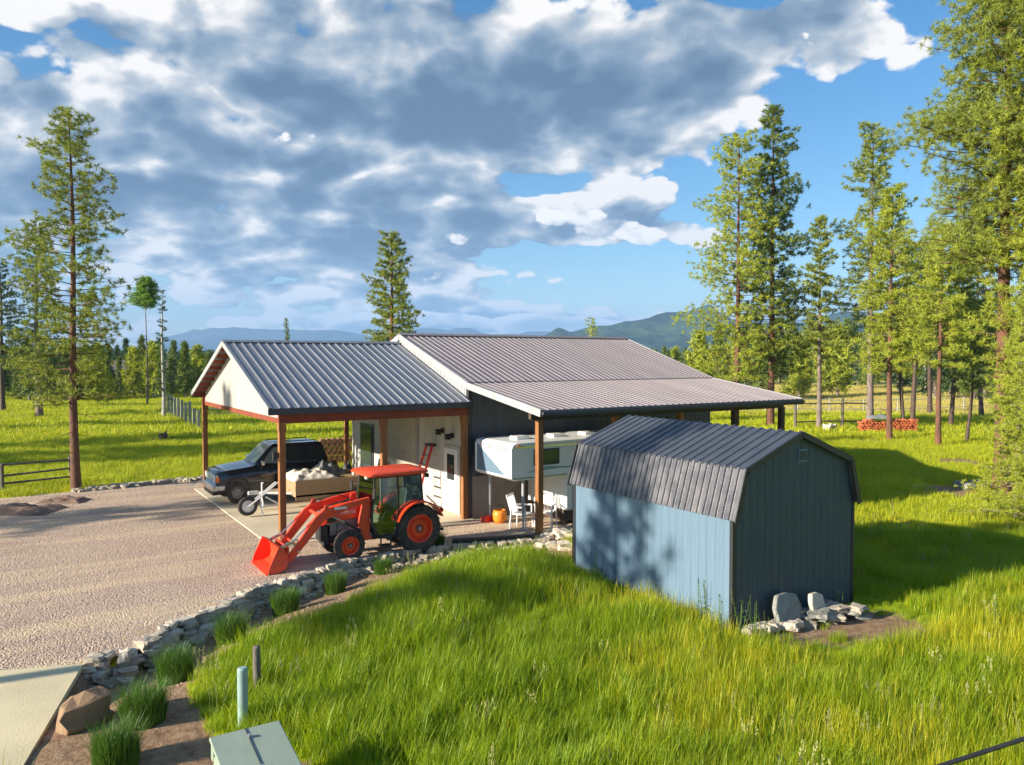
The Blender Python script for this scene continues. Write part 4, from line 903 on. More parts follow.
for x0, x1, z0, z1 in ((2.15, 2.75, 1.0, 1.35), (2.15, 2.6, .55, .9), (3.0, 3.9, .6, 1.0), (2.35, 2.55, 1.6, 1.75)):
    m_ = MB(); m_.box(x0, x1, -.018, -.003, z0, z1); m_.build('hatch', M['trim_pale'], ca, bevel=.006)
m_ = MB(); m_.prism([(.35, 1.58), (1.9, 1.58), (1.9, 2.36)], -.012, -.003, 'x'); m_.build('painted_front_shadow', M['shedblue'], ca)  # triangular lean-to roof shadow, painted on as a thin blue panel
for y in (.3, .7, 1.2, 1.7):
    m_ = MB(); m_.box(-.02, -.002, y - .04, y + .04, 2.30, 2.34); m_.build('marker_light', M['amber'], ca)
for x in (.25, 2.4, 4.8):
    m_ = MB(); m_.box(x - .05, x + .05, -.03, -.003, 2.41, 2.45); m_.build('marker_light', M['amber'], ca)
for x, y in ((.9, 1.0), (2.2, 1.0), (3.4, 1.0), (4.5, .9)):
    m_ = MB(); m_.box(x - .22, x + .22, y - .2, y + .2, 2.49, 2.60); m_.build('roof_vent', M['whitepaint'], ca, bevel=.03)
for x, y in ((.45, W_ - .12), (.45, .10), (4.9, .10), (4.9, W_ - .1)):
    m_ = MB(); zt_ = 1.5 if x < 1 else 1.2; m_.cyl((x, y, .45), (x, y, zt_), .045); m_.cyl((x, y, .02), (x, y, .5), .03); m_.cyl((x, y, 0), (x, y, .03), .09); m_.build('jack', M['trim_pale'], ca)
m_ = MB(); m_.box(1.9, 5.2, .15, W_ - .15, .1, .449); m_.build('support_crate', M['darkpost'], ca)
# things in the shade beneath it
def chair(loc, rz, label):
    c = thing('patio_chair', label, 'chair', loc, rz, 'white patio chairs under the camper')
    m_ = MB(); m_.box(-.24, .24, -.24, .24, .40, .44); m_.build('seat', M['whitepaint'], c, bevel=.02)
    m_ = MB()
    for k in range(5): m_.beam((-.2 + k * .1, .22, .44), (-.21 + k * .105, .36, .92), .055, .02)
    m_.beam((-.25, .36, .93), (.25, .36, .93), .03, .06); m_.build('backrest', M['whitepaint'], c, bevel=.008)
    for x in (-.24, .24):
        m_ = MB(); m_.tube([(x, .26, .62), (x * 1.15, -.22, .64)], .025); m_.build('armrest', M['whitepaint'], c)
        for y in (-.22, .22): m_ = MB(); m_.tube([(x * 1.1, y * 1.15, 0), (x, y, .42), (x * 1.05, y, .63)], .024); m_.build('leg', M['whitepaint'], c)
chair((12.15, 18.75, .0), .6, 'white patio chair under the camper, left of the lean-to post')
chair((12.9, 18.6, .0), -.9, 'white patio chair under the camper, right of the lean-to post')
o = thing('orange_bucket', 'round orange bucket on the gravel under the camper overhang', 'bucket', (12.0, 19.7, 0))
m_ = MB(); m_.lathe([(.001, 0), (.15, 0), (.20, .10), (.21, .26), (.18, .38), (.17, .38), (.16, .02), (.001, .02)], (0, 0, 0), 'z', 20); m_.build('body', M['pumpkin'], o, smooth=True)
m_ = MB(); m_.tube([(.18, 0, .36), (.14, 0, .48), (0, 0, .53), (-.14, 0, .48), (-.18, 0, .36)], .01, 6); m_.build('handle', M['black'], o)
o = thing('toolbox', 'small red toolbox on the gravel by the dark barn wall', 'toolbox', (11.75, 20.0, 0), .3)
m_ = MB(); m_.box(-.18, .18, -.1, .1, 0, .16); m_.build('body', M['red'], o, bevel=.01); m_ = MB(); m_.tube([(-.1, 0, .16), (-.1, 0, .21), (.1, 0, .21), (.1, 0, .16)], .012, 6); m_.build('handle', M['black'], o)
# ------------------------------------------------------------------ trees
def tube_np(P, rad, n, V_, F_):
    base = len(V_)
    for k, (p, r) in enumerate(zip(P, rad)):
        d = (P[min(k + 1, len(P) - 1)] - P[max(k - 1, 0)]).normalized(); t = d.orthogonal().normalized(); q = d.cross(t)
        for i in range(n):
            a = 2 * math.pi * i / n; V_.append(tuple(p + (t * math.cos(a) + q * math.sin(a)) * r))
    for k in range(len(P) - 1):
        for i in range(n):
            j = (i + 1) % n; F_.append((base + k * n + i, base + k * n + j, base + (k + 1) * n + j, base + (k + 1) * n + i))
def needles(centres, sizes, K, wd, rs, up=.25, flat=1.0):
    """bursts of narrow blades round each centre"""
    C_ = np.repeat(np.array(centres), K, 0); Sz = np.repeat(np.array(sizes), K); n = len(C_)
    d = rs.normal(size=(n, 3)); d /= np.linalg.norm(d, axis=1)[:, None]; d[:, 2] = d[:, 2] * flat + up; d /= np.linalg.norm(d, axis=1)[:, None]
    t = np.cross(d, rs.normal(size=(n, 3))); t /= np.linalg.norm(t, axis=1)[:, None]
    ln = Sz * rs.uniform(.65, 1.15, n); o = C_ + d * (ln * rs.uniform(.0, .35, n))[:, None]; w2 = wd * rs.uniform(.7, 1.2, n)
    V_ = np.empty((n, 3, 3)); V_[:, 0] = o - t * w2[:, None]; V_[:, 1] = o + t * w2[:, None]; V_[:, 2] = o + d * ln[:, None]
    return V_.reshape(-1, 3), np.arange(n * 3).reshape(-1, 3)
def leaves(centres, sizes, K, wd, rs):
    C_ = np.repeat(np.array(centres), K, 0); Sz = np.repeat(np.array(sizes), K); n = len(C_)
    p = rs.normal(size=(n, 3)); p /= np.linalg.norm(p, axis=1)[:, None]; o = C_ + p * (Sz * rs.uniform(.4, 1, n) )[:, None]
    a = rs.normal(size=(n, 3)); a /= np.linalg.norm(a, axis=1)[:, None]; b = np.cross(a, rs.normal(size=(n, 3))); b /= np.linalg.norm(b, axis=1)[:, None]
    V_ = np.empty((n, 4, 3)); V_[:, 0] = o - a * wd; V_[:, 1] = o + b * wd * .55; V_[:, 2] = o + a * wd; V_[:, 3] = o - b * wd * .55
    return V_.reshape(-1, 3), np.arange(n * 4).reshape(-1, 4)
PROFILES = {
    'pine': lambda t: (.30 + 1.05 * (1 - t) ** .75 * min(1, .62 + t * 1.1)) * .85,
    'narrow': lambda t: .25 + .75 * (1 - t) ** .9,
    'spruce': lambda t: .06 + .94 * (1 - t) ** .95,
    'round': lambda t: math.sqrt(max(.05, 1 - (2 * t - 1) ** 2)),
    'mop': lambda t: math.sqrt(max(.02, 1 - .93 * t * t)),
    'tuft': lambda t: math.sqrt(max(.1, 1 - (2 * t - 1) ** 2)),
}
def make_tree(name, label, cat, H, base, rad, nb, prof, fol, bark, seed, K=26, ts=.30, wd=.022, tr_=.2, lean=(0, 0), group=None, per=5, droop=.12, patchy=.2, flat=1, stubs=6, clump_gap=.0, kind='needle', up=.25, jit=.35):
    rs = np.random.RandomState(seed); rd = random.Random(seed); root = thing(name, label, cat, group=group)
    V_ = []; F_ = []; nseg = 12; P = []; Rr = []
    for k in range(nseg + 1):
        t = k / nseg; P.append(Vector((lean[0] * t + .05 * math.sin(t * 7 + seed), lean[1] * t + .05 * math.cos(t * 5 + seed), H * t * .985 - (.25 if k == 0 else 0))))
        Rr.append(tr_ * (1.25 if k == 0 else 1) * ((1 - t) ** .85) + .012)
    tube_np(P, Rr, 10, V_, F_)
    def axis(z):
        t = min(max(z / (H * .985), 0), 1); k = min(int(t * nseg), nseg - 1); return P[k].lerp(P[k + 1], t * nseg - k)
    cs = []; ss = []; ga = rd.uniform(0, 6)
    for i in range(nb):
        t = (i + rd.random()) / nb; t = t ** .9; z = H * (base + (1 - base) * t) * .985; ga += 2.4 + rd.uniform(-.5, .5)
        side = 1 + patchy * math.sin(ga * 1.0 + z * 1.7 + seed)
        L_ = rad * PROFILES[prof](t) * rd.uniform(1 - jit, 1.12) * side
        if rd.random() < clump_gap: continue
        a = axis(z); d = Vector((math.cos(ga), math.sin(ga), 0)); rise = (.35 * t - droop) if prof != 'mop' else rd.uniform(-.22, .25)
        pts = [a]; 
        for q in (.35, .7, 1): pts.append(a + d * L_ * q + Vector((0, 0, L_ * rise * q + (.10 * L_ * q * q if kind == 'needle' else 0))))
        r0 = max(.012, tr_ * .16 * (1 - t) + .01); tube_np(pts, [r0, r0 * .75, r0 * .5, r0 * .25], 4, V_, F_)
        m_ = max(2, int(per * (L_ / rad) + 1.5))
        for j in range(m_):
            q = .30 + .72 * (j + rd.random() * .6) / m_; sw = L_ * .24 * q if L_ > .5 else .1
            k = min(int(q * 3), 2); ctr = a + d * L_ * q + Vector((0, 0, L_ * rise * q + .1 * L_ * q * q)) + Vector((-d.y, d.x, 0)) * rd.uniform(-sw, sw) * 1.6 + Vector((0, 0, rd.uniform(-.05, .12) * L_))
            cs.append(tuple(ctr)); ss.append(ts * rd.uniform(.7, 1.25))
    for s_ in range(stubs):
        z = H * base * rd.uniform(.35, 1); an = rd.uniform(0, 6.28); a = axis(z); L_ = rad * rd.uniform(.2, .6)
        tube_np([a, a + Vector((math.cos(an) * L_, math.sin(an) * L_, rd.uniform(-.25, .1) * L_))], [.018, .006], 4, V_, F_)
    for k in range(3): p = axis(H * .985); cs.append((p.x, p.y, p.z - k * .22)); ss.append(ts * .8)
    obj('trunk', npmesh('trunk', V_, F_, True), bark, root)
    if kind == 'needle': v, f = needles(cs, ss, K, wd, rs, up, flat)
    else: v, f = leaves(cs, ss, K, wd, rs)
    obj('crown', npmesh('crown', v, f), fol, root)
    return root
def put(o, xy, s=1, rz=None, sz=1):
    o.location = (xy[0], xy[1], G(*xy) - .02); o.scale = (s, s, s * sz)
    if rz is not None: o.rotation_euler = (0, 0, rz)
    return o
def recopy(src, label, xy, s=1, rz=0, sz=1, group=None):
    c = copy_tree(src); c['label'] = label
    if group: c['group'] = group
    elif 'group' in c.keys(): del c['group']
    return put(c, xy, s, rz, sz)

# --- near left
put(make_tree('pine_tree', 'tall red-barked pine at the edge of the gravel, left of the carport', 'pine tree', 14.1, .23, 2.25, 150, 'pine', M['needle'], M['bark'], 3, K=30, ts=0.167, wd=0.014, tr_=.155, per=17, patchy=.35, clump_gap=.12), atd(74, 28.8))
put(make_tree('pine_tree', 'greener pine behind the tall red-barked pine on the left', 'pine tree', 16.0, .20, 2.7, 135, 'pine', M['needle_mid'], M['bark_grey'], 8, K=22, ts=0.213, wd=0.0232, tr_=.26, per=17, clump_gap=.12), atd(38, 62))
put(make_tree('pine_tree', 'dark pine with a bare lower trunk cut by the left edge of the picture', 'pine tree', 13.6, .35, 2.2, 60, 'narrow', M['needle_dark'], M['darkpost'], 9, K=21, ts=0.208, wd=0.0265, tr_=.22, per=17), atd(2, 71))
put(make_tree('broadleaf_tree', 'slim tree with a round light-green ball crown high above the pasture', 'tree', 13.2, .77, 1.5, 70, 'mop', M['leaf'], M['bark_grey'], 12, K=30, ts=.30, wd=.075, tr_=.09, per=7, kind='leaf', stubs=6, jit=.35, clump_gap=.05), atd(147, 80))
put(make_tree('spruce_tree', 'grey half-bare spruce with pale stems beside the row of grey boards', 'spruce tree', 10.4, .12, .95, 80, 'narrow', M['needle_dark'], M['bark_pale'], 13, K=12, ts=0.148, wd=0.0232, tr_=.17, per=9, clump_gap=.4, stubs=20), atd(163, 63))
# --- behind the barn
put(make_tree('pine_tree', 'dense rounded pine rising right behind the barn ridge', 'pine tree', 12.9, .3, 2.1, 95, 'pine', M['needle'], M['bark'], 21, K=27, ts=0.194, wd=0.0199, tr_=.22, per=20, jit=.25), atd(392, 50))
put(make_tree('spruce_tree', 'small pointed spruce top showing above the carport roof', 'spruce tree', 8.6, .1, 1.1, 70, 'spruce', M['needle_mid'], M['bark_grey'], 22, K=19, ts=0.162, wd=0.0199, tr_=.12), atd(287, 72))
put(make_tree('spruce_tree', 'light green treetop peeking over the far end of the barn roof', 'spruce tree', 8.5, .1, 1.5, 70, 'pine', M['needle_yel'], M['bark_grey'], 23, K=19, ts=0.185, wd=0.0199, tr_=.12), atd(592, 72))
# --- right-hand pines
put(make_tree('pine_tree', 'feathery light green pine just behind the far end of the barn', 'pine tree', 20.0, .14, 3.6, 202, 'pine', M['needle_yel'], M['bark'], 31, K=22, ts=0.217, wd=0.0232, tr_=.20, per=20, clump_gap=.18, patchy=.3), atd(737, 53))
put(make_tree('pine_tree', 'tallest dark pine right of the barn, close behind the feathery one', 'pine tree', 22.2, .17, 2.9, 202, 'pine', M['needle_mid'], M['bark'], 32, K=27, ts=0.227, wd=0.0249, tr_=.24, per=20, clump_gap=.12, patchy=.25), atd(771, 54))
put(make_tree('pine_tree', 'thin small-crowned pine standing alone right of the pair by the barn', 'pine tree', 14.3, .34, 1.7, 101, 'narrow', M['needle'], M['bark_grey'], 33, K=21, ts=0.207, wd=0.0232, tr_=.15, per=17, clump_gap=.15), atd(819, 52))
put(make_tree('pine_tree', 'tall pine with long uneven boughs behind the red woodpile', 'pine tree', 20.5, .3, 2.7, 168, 'pine', M['needle'], M['bark_grey'], 34, K=22, ts=0.227, wd=0.0232, tr_=.22, per=20, clump_gap=.18, patchy=.35), atd(870, 52))
put(make_tree('pine_tree', 'yellow-green pine with a straight red trunk in front of the woodpile', 'pine tree', 14.8, .27, 2.1, 148, 'pine', M['needle_yel'], M['bark'], 35, K=22, ts=0.196, wd=0.0199, tr_=.15, per=20, clump_gap=.15), atd(890, 45.6))
put(make_tree('pine_tree', 'mid-height pine with a reddish trunk between the woodpile and the right edge', 'pine tree', 12.2, .36, 2.0, 121, 'pine', M['needle_yel'], M['bark'], 36, K=22, ts=0.196, wd=0.0199, tr_=.14, per=20, clump_gap=.15), atd(940, 43))
p5 = make_tree('pine_tree', 'leaning dark-stemmed pine right behind the end of the woodpile', 'pine tree', 12.5, .36, 2.0, 108, 'pine', M['needle_mid'], M['darkpost'], 37, K=19, ts=0.217, wd=0.0249, tr_=.16, per=17, clump_gap=.2, lean=(.8, .3)); put(p5, atd(914, 51))
recopy(p5, 'slim dark-stemmed pine behind the middle of the woodpile', atd(905, 53), .8, 2.0)
recopy(p5, 'dark-stemmed pine standing in the meadow right of the woodpile', atd(951, 57), 1.0, 4.0)
recopy(p5, 'short broken-looking pine in front of the meadow at the right', atd(968, 44.5), .62, 5.1)
recopy(p5, 'far dark pine seen just left of the thick trunk', atd(983, 66), 1.15, 1.0)
recopy(p5, 'far pine leaning behind the middle of the right-hand grove', atd(930, 70), 1.2, 3.1)
put(make_tree('pine_tree', 'huge near pine with a thick tan trunk at the right edge of the picture', 'pine tree', 20.5, .40, 3.3, 300, 'pine', M['needle'], M['bark'], 41, K=39, ts=0.185, wd=0.0106, tr_=.25, per=32, clump_gap=.08, patchy=.25, stubs=10), atd(1003, 27.5))
put(make_tree('pine_tree', 'second big pine half cut off by the right edge', 'pine tree', 17.5, .24, 3.6, 230, 'pine', M['needle_yel'], M['bark'], 42, K=33, ts=0.185, wd=0.0119, tr_=.22, per=28, clump_gap=.1), atd(1066, 26))
put(make_tree('fir_sapling', 'young pale fir with low drooping boughs at the foot of the thick right-hand pine', 'fir tree', 6.6, .03, 1.45, 130, 'spruce', M['needle_yel'], M['bark_grey'], 43, K=30, ts=0.092, wd=0.0093, tr_=.07, per=28, droop=.25), atd(1020, 23.5))
put(make_tree('fir_sapling', 'tall loose fir sapling cut by the right edge in front of the big pines', 'fir tree', 8.4, .06, 1.6, 130, 'narrow', M['needle_yel'], M['bark_grey'], 44, K=30, ts=0.102, wd=0.0093, tr_=.08, per=28, droop=.2), atd(1046, 21.5))
# pines outside the picture to the left: they throw the dappled shade on shed, grass and gravel
for (px, py, hh, bs, rr, sd_, gap) in ((-13.5, 15.6, 13.0, .47, 1.9, 51, .35), (-21.5, 30.2, 13, .3, 2.3, 53, .2),):
    put(make_tree('pine_tree', 'pine outside the left edge that throws shade across the yard', 'pine tree', hh, bs, rr, 80, 'pine', M['needle'], M['bark'], sd_, K=26, ts=.42, wd=.03, tr_=.2, per=5, clump_gap=gap, group='pines outside the left edge'), (px, py))

for k, (px, py, s_) in enumerate(((-22, 45, 1.2), (-20, 53, 1.3), (-17, 64, 1.3), (-14, 76, 1.4), (-12, 90, 1.3), (-26, 49, 1.2))):
    recopy(p5, 'pine outside the left edge that throws shade across the pasture', (px, py), s_, k * 1.1, 1, 'pines beyond the left edge of the pasture')
# --- treelines
random.seed(5)
cA = make_tree('conifer', 'dark pointed conifer in the treeline beyond the left pasture', 'conifer', 8, .06, 1.7, 60, 'spruce', M['needle_dark'], M['bark_grey'], 61, K=16, ts=.55, wd=.06, tr_=.14, per=4, stubs=0)
cB = make_tree('conifer', 'mid-green conifer in the treeline beyond the left pasture', 'conifer', 8, .08, 1.6, 60, 'spruce', M['needle_mid'], M['bark_grey'], 62, K=16, ts=.55, wd=.06, tr_=.14, per=4, stubs=0)
cC = make_tree('conifer', 'yellow-green bushy tree in the treeline beyond the left pasture', 'tree', 6.5, .1, 2.0, 60, 'narrow', M['needle_yel'], M['bark_grey'], 63, K=16, ts=.6, wd=.07, tr_=.14, per=4, stubs=0)
cD = make_tree('conifer', 'half-bare pine in the treeline beyond the left pasture', 'conifer', 10, .35, 1.6, 50, 'pine', M['needle_mid'], M['bark_pale'], 64, K=16, ts=.55, wd=.06, tr_=.14, per=4, stubs=4)
first = {}
def far_tree(k, u, D, h, side):
    src = (cA, cB, cC, cD)[k]; hs = (8, 8, 6.5, 10)[k]
    what = ('dark pointed conifer', 'mid-green conifer', 'yellow-green bushy tree', 'half-bare pine')[k]
    where = 'in the treeline beyond the left pasture' if side == 'L' else 'in the treeline beyond the right meadow'
    grp = ('far treeline, left pasture: ' if side == 'L' else 'far treeline, right meadow: ') + what + 's'
    lab = what + ' ' + where
    if k not in first: first[k] = 1; o = src
    else: o = copy_tree(src)
    o['label'] = lab; o['group'] = grp; put(o, atd(u, D), h / hs, rnd(0, 6.28), rnd(.9, 1.15)); return o
u = -70
while u < 440:
    D = rnd(88, 100); far_tree(random.choice((0, 0, 1, 1, 1, 2, 3)), u, D, rnd(4.4, 6.4) * (1.12 if u < 200 else .92), 'L'); u += rnd(8, 16)
u = -70
while u < 560:
    D = rnd(105, 135); far_tree(random.choice((0, 1, 1, 3, 0)), u, D, rnd(5.2, 7.2) * (1.05 if u < 190 else .8), 'L'); u += rnd(8, 14)
u = 560
while u < 1120:
    D = rnd(135, 150); far_tree(random.choice((0, 1, 2, 2, 1)), u, D, rnd(5, 7.2) if u < 690 else rnd(6.5, 9.5), 'R'); u += rnd(10, 17)
u = 640
while u < 1120:
    D = rnd(165, 200); far_tree(random.choice((0, 1, 1, 3)), u, D, rnd(6, 8) if u < 760 else rnd(9, 15), 'R'); u += rnd(11, 18)
for (u, D, h, k) in ((800, 92, 7, 2), (838, 100, 8.5, 2), (700, 84, 7, 2), (720, 90, 8, 1), (1010, 85, 11, 0), (985, 92, 12, 1), (950, 96, 9, 1), (925, 104, 12, 3), (900, 108, 13, 0), (935, 92, 12, 0), (962, 100, 14, 0), (975, 88, 11, 1), (1000, 98, 14, 0), (915, 118, 13, 1), (870, 120, 11, 1), (855, 128, 10, 0), (760, 96, 7.5, 1), (745, 104, 8, 0)):
    far_tree(k, u, D, h, 'R')
tag(bpy.data.objects.new('x', None)) if False else None
# wooded valley floor beyond, one mass
rs = np.random.RandomState(4); n = 2600; Dd = rs.uniform(170, 900, n); uu = rs.uniform(-120, 1140, n); keep = ~((uu > 560) & (Dd < 215)); Dd, uu = Dd[keep], uu[keep]
cs = []; ss = []
for u_, D_ in zip(uu, Dd):
    x, y = atd(u_, D_); hgt = rs.uniform(.7, 1.1) * (4.9 + .012 * D_)
    for k in range(7):
        t = k / 7; cs.append((x + rs.normal() * .5, y + rs.normal() * .5, hgt * (.12 + .86 * t))); ss.append(2.6 * (1 - t) + .5)
v, f = needles(cs, ss, 9, .45, rs, .15); 
tag(obj('valley_forest', npmesh('valley_forest', v, f), M['needle_dark']), kind='stuff', label='dark conifer forest filling the valley floor below the mountains')

# ------------------------------------------------------------------ grasses
def blades_mesh(name, n, rad, h, w_, rs, bend=.35, seg=2, hvar=.4):
    a = rs.uniform(0, 6.28, n); r = rad * np.sqrt(rs.uniform(0, 1, n)); bx, by = r * np.cos(a), r * np.sin(a)
    an = rs.uniform(0, 6.28, n); hh = h * rs.uniform(1 - hvar, 1.1, n); bd = bend * hh * rs.uniform(.2, 1.2, n)
    dx, dy = np.cos(an), np.sin(an); px, py = -dy, dx; V_ = []; 
    rows = []
    for k in range(seg + 1):
        t = k / seg; wk = w_ * (1 - t ** 1.5) * .5 if k < seg else 0
        cx = bx + dx * bd * t * t; cy = by + dy * bd * t * t; cz = hh * t * (1 - .12 * t) - .03
        if k < seg: rows.append(np.stack([cx - px * wk, cy - py * wk, cz], 1)); rows.append(np.stack([cx + px * wk, cy + py * wk, cz], 1))
        else: rows.append(np.stack([cx, cy, cz], 1))
    V_ = np.stack(rows, 1); m_ = 2 * seg + 1; base = np.arange(n)[:, None] * m_; F_ = []
    for k in range(seg):
        if k < seg - 1: F_ += [base + [2 * k, 2 * k + 1, 2 * k + 3], base + [2 * k, 2 * k + 3, 2 * k + 2]]
        else: F_.append(base + [2 * k, 2 * k + 1, 2 * k + 2])
    return npmesh(name, V_.reshape(-1, 3), np.concatenate(F_, 0))
def scatter(name, label, pts, scl, srcs, m_):
    me_ = bpy.data.meshes.new(name); me_.vertices.add(len(pts)); me_.vertices.foreach_set('co', np.asarray(pts, np.float32).ravel())
    at1 = me_.attributes.new('scl', 'FLOAT', 'POINT'); at1.data.foreach_set('value', np.asarray(scl, np.float32))
    at2 = me_.attributes.new('rz', 'FLOAT', 'POINT'); at2.data.foreach_set('value', np.random.RandomState(1).uniform(0, 6.28, len(pts)).astype(np.float32))
    o = obj(name, me_, m_); coll = bpy.data.collections.new(name + '_sources')
    for s_ in srcs: so = bpy.data.objects.new(name, s_); s_.materials.append(m_); coll.objects.link(so)
    ng = bpy.data.node_groups.new(name, 'GeometryNodeTree'); ng.interface.new_socket('Geometry', in_out='INPUT', socket_type='NodeSocketGeometry'); ng.interface.new_socket('Geometry', in_out='OUTPUT', socket_type='NodeSocketGeometry')
    N = ng.nodes; L = ng.links; gi = N.new('NodeGroupInput'); go = N.new('NodeGroupOutput'); ip = N.new('GeometryNodeInstanceOnPoints'); ci = N.new('GeometryNodeCollectionInfo')
    ci.inputs[0].default_value = coll; ci.inputs[1].default_value = True; ci.inputs[2].default_value = True
    a1 = N.new('GeometryNodeInputNamedAttribute'); a1.data_type = 'FLOAT'; a1.inputs[0].default_value = 'scl'
    a2 = N.new('GeometryNodeInputNamedAttribute'); a2.data_type = 'FLOAT'; a2.inputs[0].default_value = 'rz'
    cx = N.new('ShaderNodeCombineXYZ'); L.new(a2.outputs['Attribute'], cx.inputs[2]); e2 = N.new('FunctionNodeEulerToRotation'); L.new(cx.outputs[0], e2.inputs[0])
    ip.inputs['Pick Instance'].default_value = True
    L.new(gi.outputs[0], ip.inputs['Points']); L.new(ci.outputs[0], ip.inputs['Instance']); L.new(e2.outputs[0], ip.inputs['Rotation']); L.new(a1.outputs['Attribute'], ip.inputs['Scale'])
    L.new(ip.outputs[0], go.inputs[0]); md = o.modifiers.new('scatter', 'NODES'); md.node_group = ng
    return tag(o, label, kind='stuff')
rs = np.random.RandomState(11)
def grass_mask(x, y, margin=.0):
    ok = ~poly_in(LOT, x, y) & ~poly_in(DRIVE, x, y) & ~poly_in(EXCL, x, y) & ~poly_in(BED, x, y)
    ok &= ~((x > SHED[0] - .05) & (x < SHED[1] + .05) & (y > SHED[2] - .05) & (y < SHED[3] + .05))
    b = np.zeros(x.shape)
    for (u, v, rx) in ((880, 632, 1.0), (810, 636, .7), (958, 492, 1.2), (960, 462, 1.2), (1010, 480, .9), (870, 442, 1.0), (30, 515, 2.2)):
        px, py = at(u, v); b = np.maximum(b, np.exp(-(np.hypot(x - px, y - py) / rx) ** 2))
    ok &= rs.uniform(0, 1, x.shape) > b * 1.35
    return ok
def cam_points(n, D0, D1, um=-60, uM=1090):
    # even density per square metre inside the viewed wedge (and a little beyond it)
    D = np.sqrt(rs.uniform(D0 ** 2, D1 ** 2, n)); u = rs.uniform(um - 250 * (D0 < 30), uM + 250 * (D0 < 30), n); X = (u - 512) / F * D
    return X * CT + D * ST, -X * ST + D * CT
def fbm2(x, y, s, seed):
    out = np.zeros(x.shape)
    for k, a in ((1, .5), (2.1, .3), (4.3, .2)):
        out += a * np.sin(x * s * k + seed + 1.7 * np.sin(y * s * k * .8 + seed * 2)) * np.sin(y * s * k * 1.1 + 2.3 * seed + 1.3 * np.sin(x * s * k * .7))
    return out
tufts = [blades_mesh('grass_tuft', 52, .20, .44, .0115, np.random.RandomState(k), .5, 3, .6) for k in range(5)]
x, y = cam_points(26000, 6.5, 21); ok = grass_mask(x, y); x, y = x[ok], y[ok]
sc = rs.uniform(.5, 1.2, len(x)) * (1 + .5 * fbm2(x, y, 1.1, 3) + .35 * fbm2(x, y, .45, 6)); sc *= np.where(poly_dist(GRASSP, x, y) < .35, .6, 1)
near = (x > 10.4) & (x < 14.6) & (y < 9.6) & (y > 7.6); sc *= np.where(near, .42, 1); sc *= np.where((x > 9.9) & (x < 10.7) & (y > 9) & (y < 14.5), .6, 1)
scatter('tall_grass', 'tall bright green meadow grass on the mound round the blue shed', np.stack([x, y, gz(x, y)], 1), np.clip(sc, .3, 1.6), tufts, M['grassblade'])
tuf2 = [blades_mesh('meadow_tuft', 36, .38, .42, .022, np.random.RandomState(20 + k), .5, 2, .5) for k in range(4)]
x, y = cam_points(30000, 20, 48); ok = grass_mask(x, y); x, y = x[ok], y[ok]
sc = rs.uniform(.55, 1.05, len(x)) * (1 + .35 * fbm2(x, y, .5, 5)) * .8
scatter('meadow_grass', 'bright meadow grass behind the shed and beyond the gravel', np.stack([x, y, gz(x, y)], 1), np.clip(sc, .3, 1.5), tuf2, M['fieldgrass'])
tuf3 = [blades_mesh('pasture_tuft', 40, .9, .42, .05, np.random.RandomState(30 + k), .4, 2, .5) for k in range(4)]
x, y = cam_points(26000, 46, 130); ok = grass_mask(x, y); x, y = x[ok], y[ok]
Xq = x * CT - y * ST; Dq = x * ST + y * CT; dq = (sstep(60, 76, Dq) * sstep(560, 700, 512 + F * Xq / Dq)) > rs.uniform(.2, .8, len(x)); xd, yd = x[dq], y[dq]; x, y = x[~dq], y[~dq]
M['drygrass'] = mat('dry_meadow', (.46, .42, .10), (.66, .54, .17), .7, 0, .2, trans=.4, island=.4)
scatter('dry_meadow_grass', 'pale straw-coloured meadow grass beyond the right-hand pines', np.stack([xd, yd, gz(xd, yd)], 1), rs.uniform(.5, 1, len(xd)), [blades_mesh('dry_tuft', 40, .9, .42, .05, np.random.RandomState(70 + k), .4, 2, .5) for k in range(3)], M['drygrass'])
sc = rs.uniform(.6, 1.1, len(x)) * (1 + .3 * fbm2(x, y, .3, 7))
scatter('pasture_grass', 'yellow-green pasture grass out to the treeline', np.stack([x, y, gz(x, y)], 1), np.clip(sc, .3, 1.5), tuf3, M['fieldgrass'])
# seed heads and little pale flowers standing above the grass
M['seed'] = mat('seed_heads', (.42, .40, .16), (.30, .33, .10), .7, 0, 3, trans=.3, island=.6)
def weed(seed):
    r2 = np.random.RandomState(seed); V_ = []; F_ = []
    for k in range(5):
        p = Vector((r2.uniform(-.15, .15), r2.uniform(-.15, .15), 0)); q = p + Vector((r2.uniform(-.12, .12), r2.uniform(-.12, .12), r2.uniform(.5, .72)))
        tube_np([p, q], [.004, .002], 3, V_, F_)
        for j in range(9):
            c = q + Vector((r2.uniform(-.02, .02), r2.uniform(-.02, .02), r2.uniform(-.13, .02))); b = len(V_)
            V_ += [tuple(c + Vector((0, 0, .022))), tuple(c + Vector((.009, 0, 0))), tuple(c + Vector((0, .009, -.018))), tuple(c + Vector((-.009, 0, 0)))]; F_.append((b, b + 1, b + 2, b + 3))
    return npmesh('weed', V_, F_)
x, y = cam_points(420, 8, 24); ok = grass_mask(x, y); x, y = x[ok], y[ok]
scatter('seed_stalks', 'pale seed stalks standing above the tall grass', np.stack([x, y, gz(x, y)], 1), rs.uniform(.5, .9, len(x)), [weed(k) for k in range(4)], M['seed'])
M['yellowgrass'] = mat('yellow_grass', (.42, .48, .01), (.85, .70, .03), .5, 0, .5, trans=.5, island=.5)
x, y = cam_points(16000, 7, 20, 430, 1200); ok = grass_mask(x, y); x, y = x[ok], y[ok]; Xq = x * CT - y * ST; Dq = x * ST + y * CT; uq = 512 + F * Xq / Dq
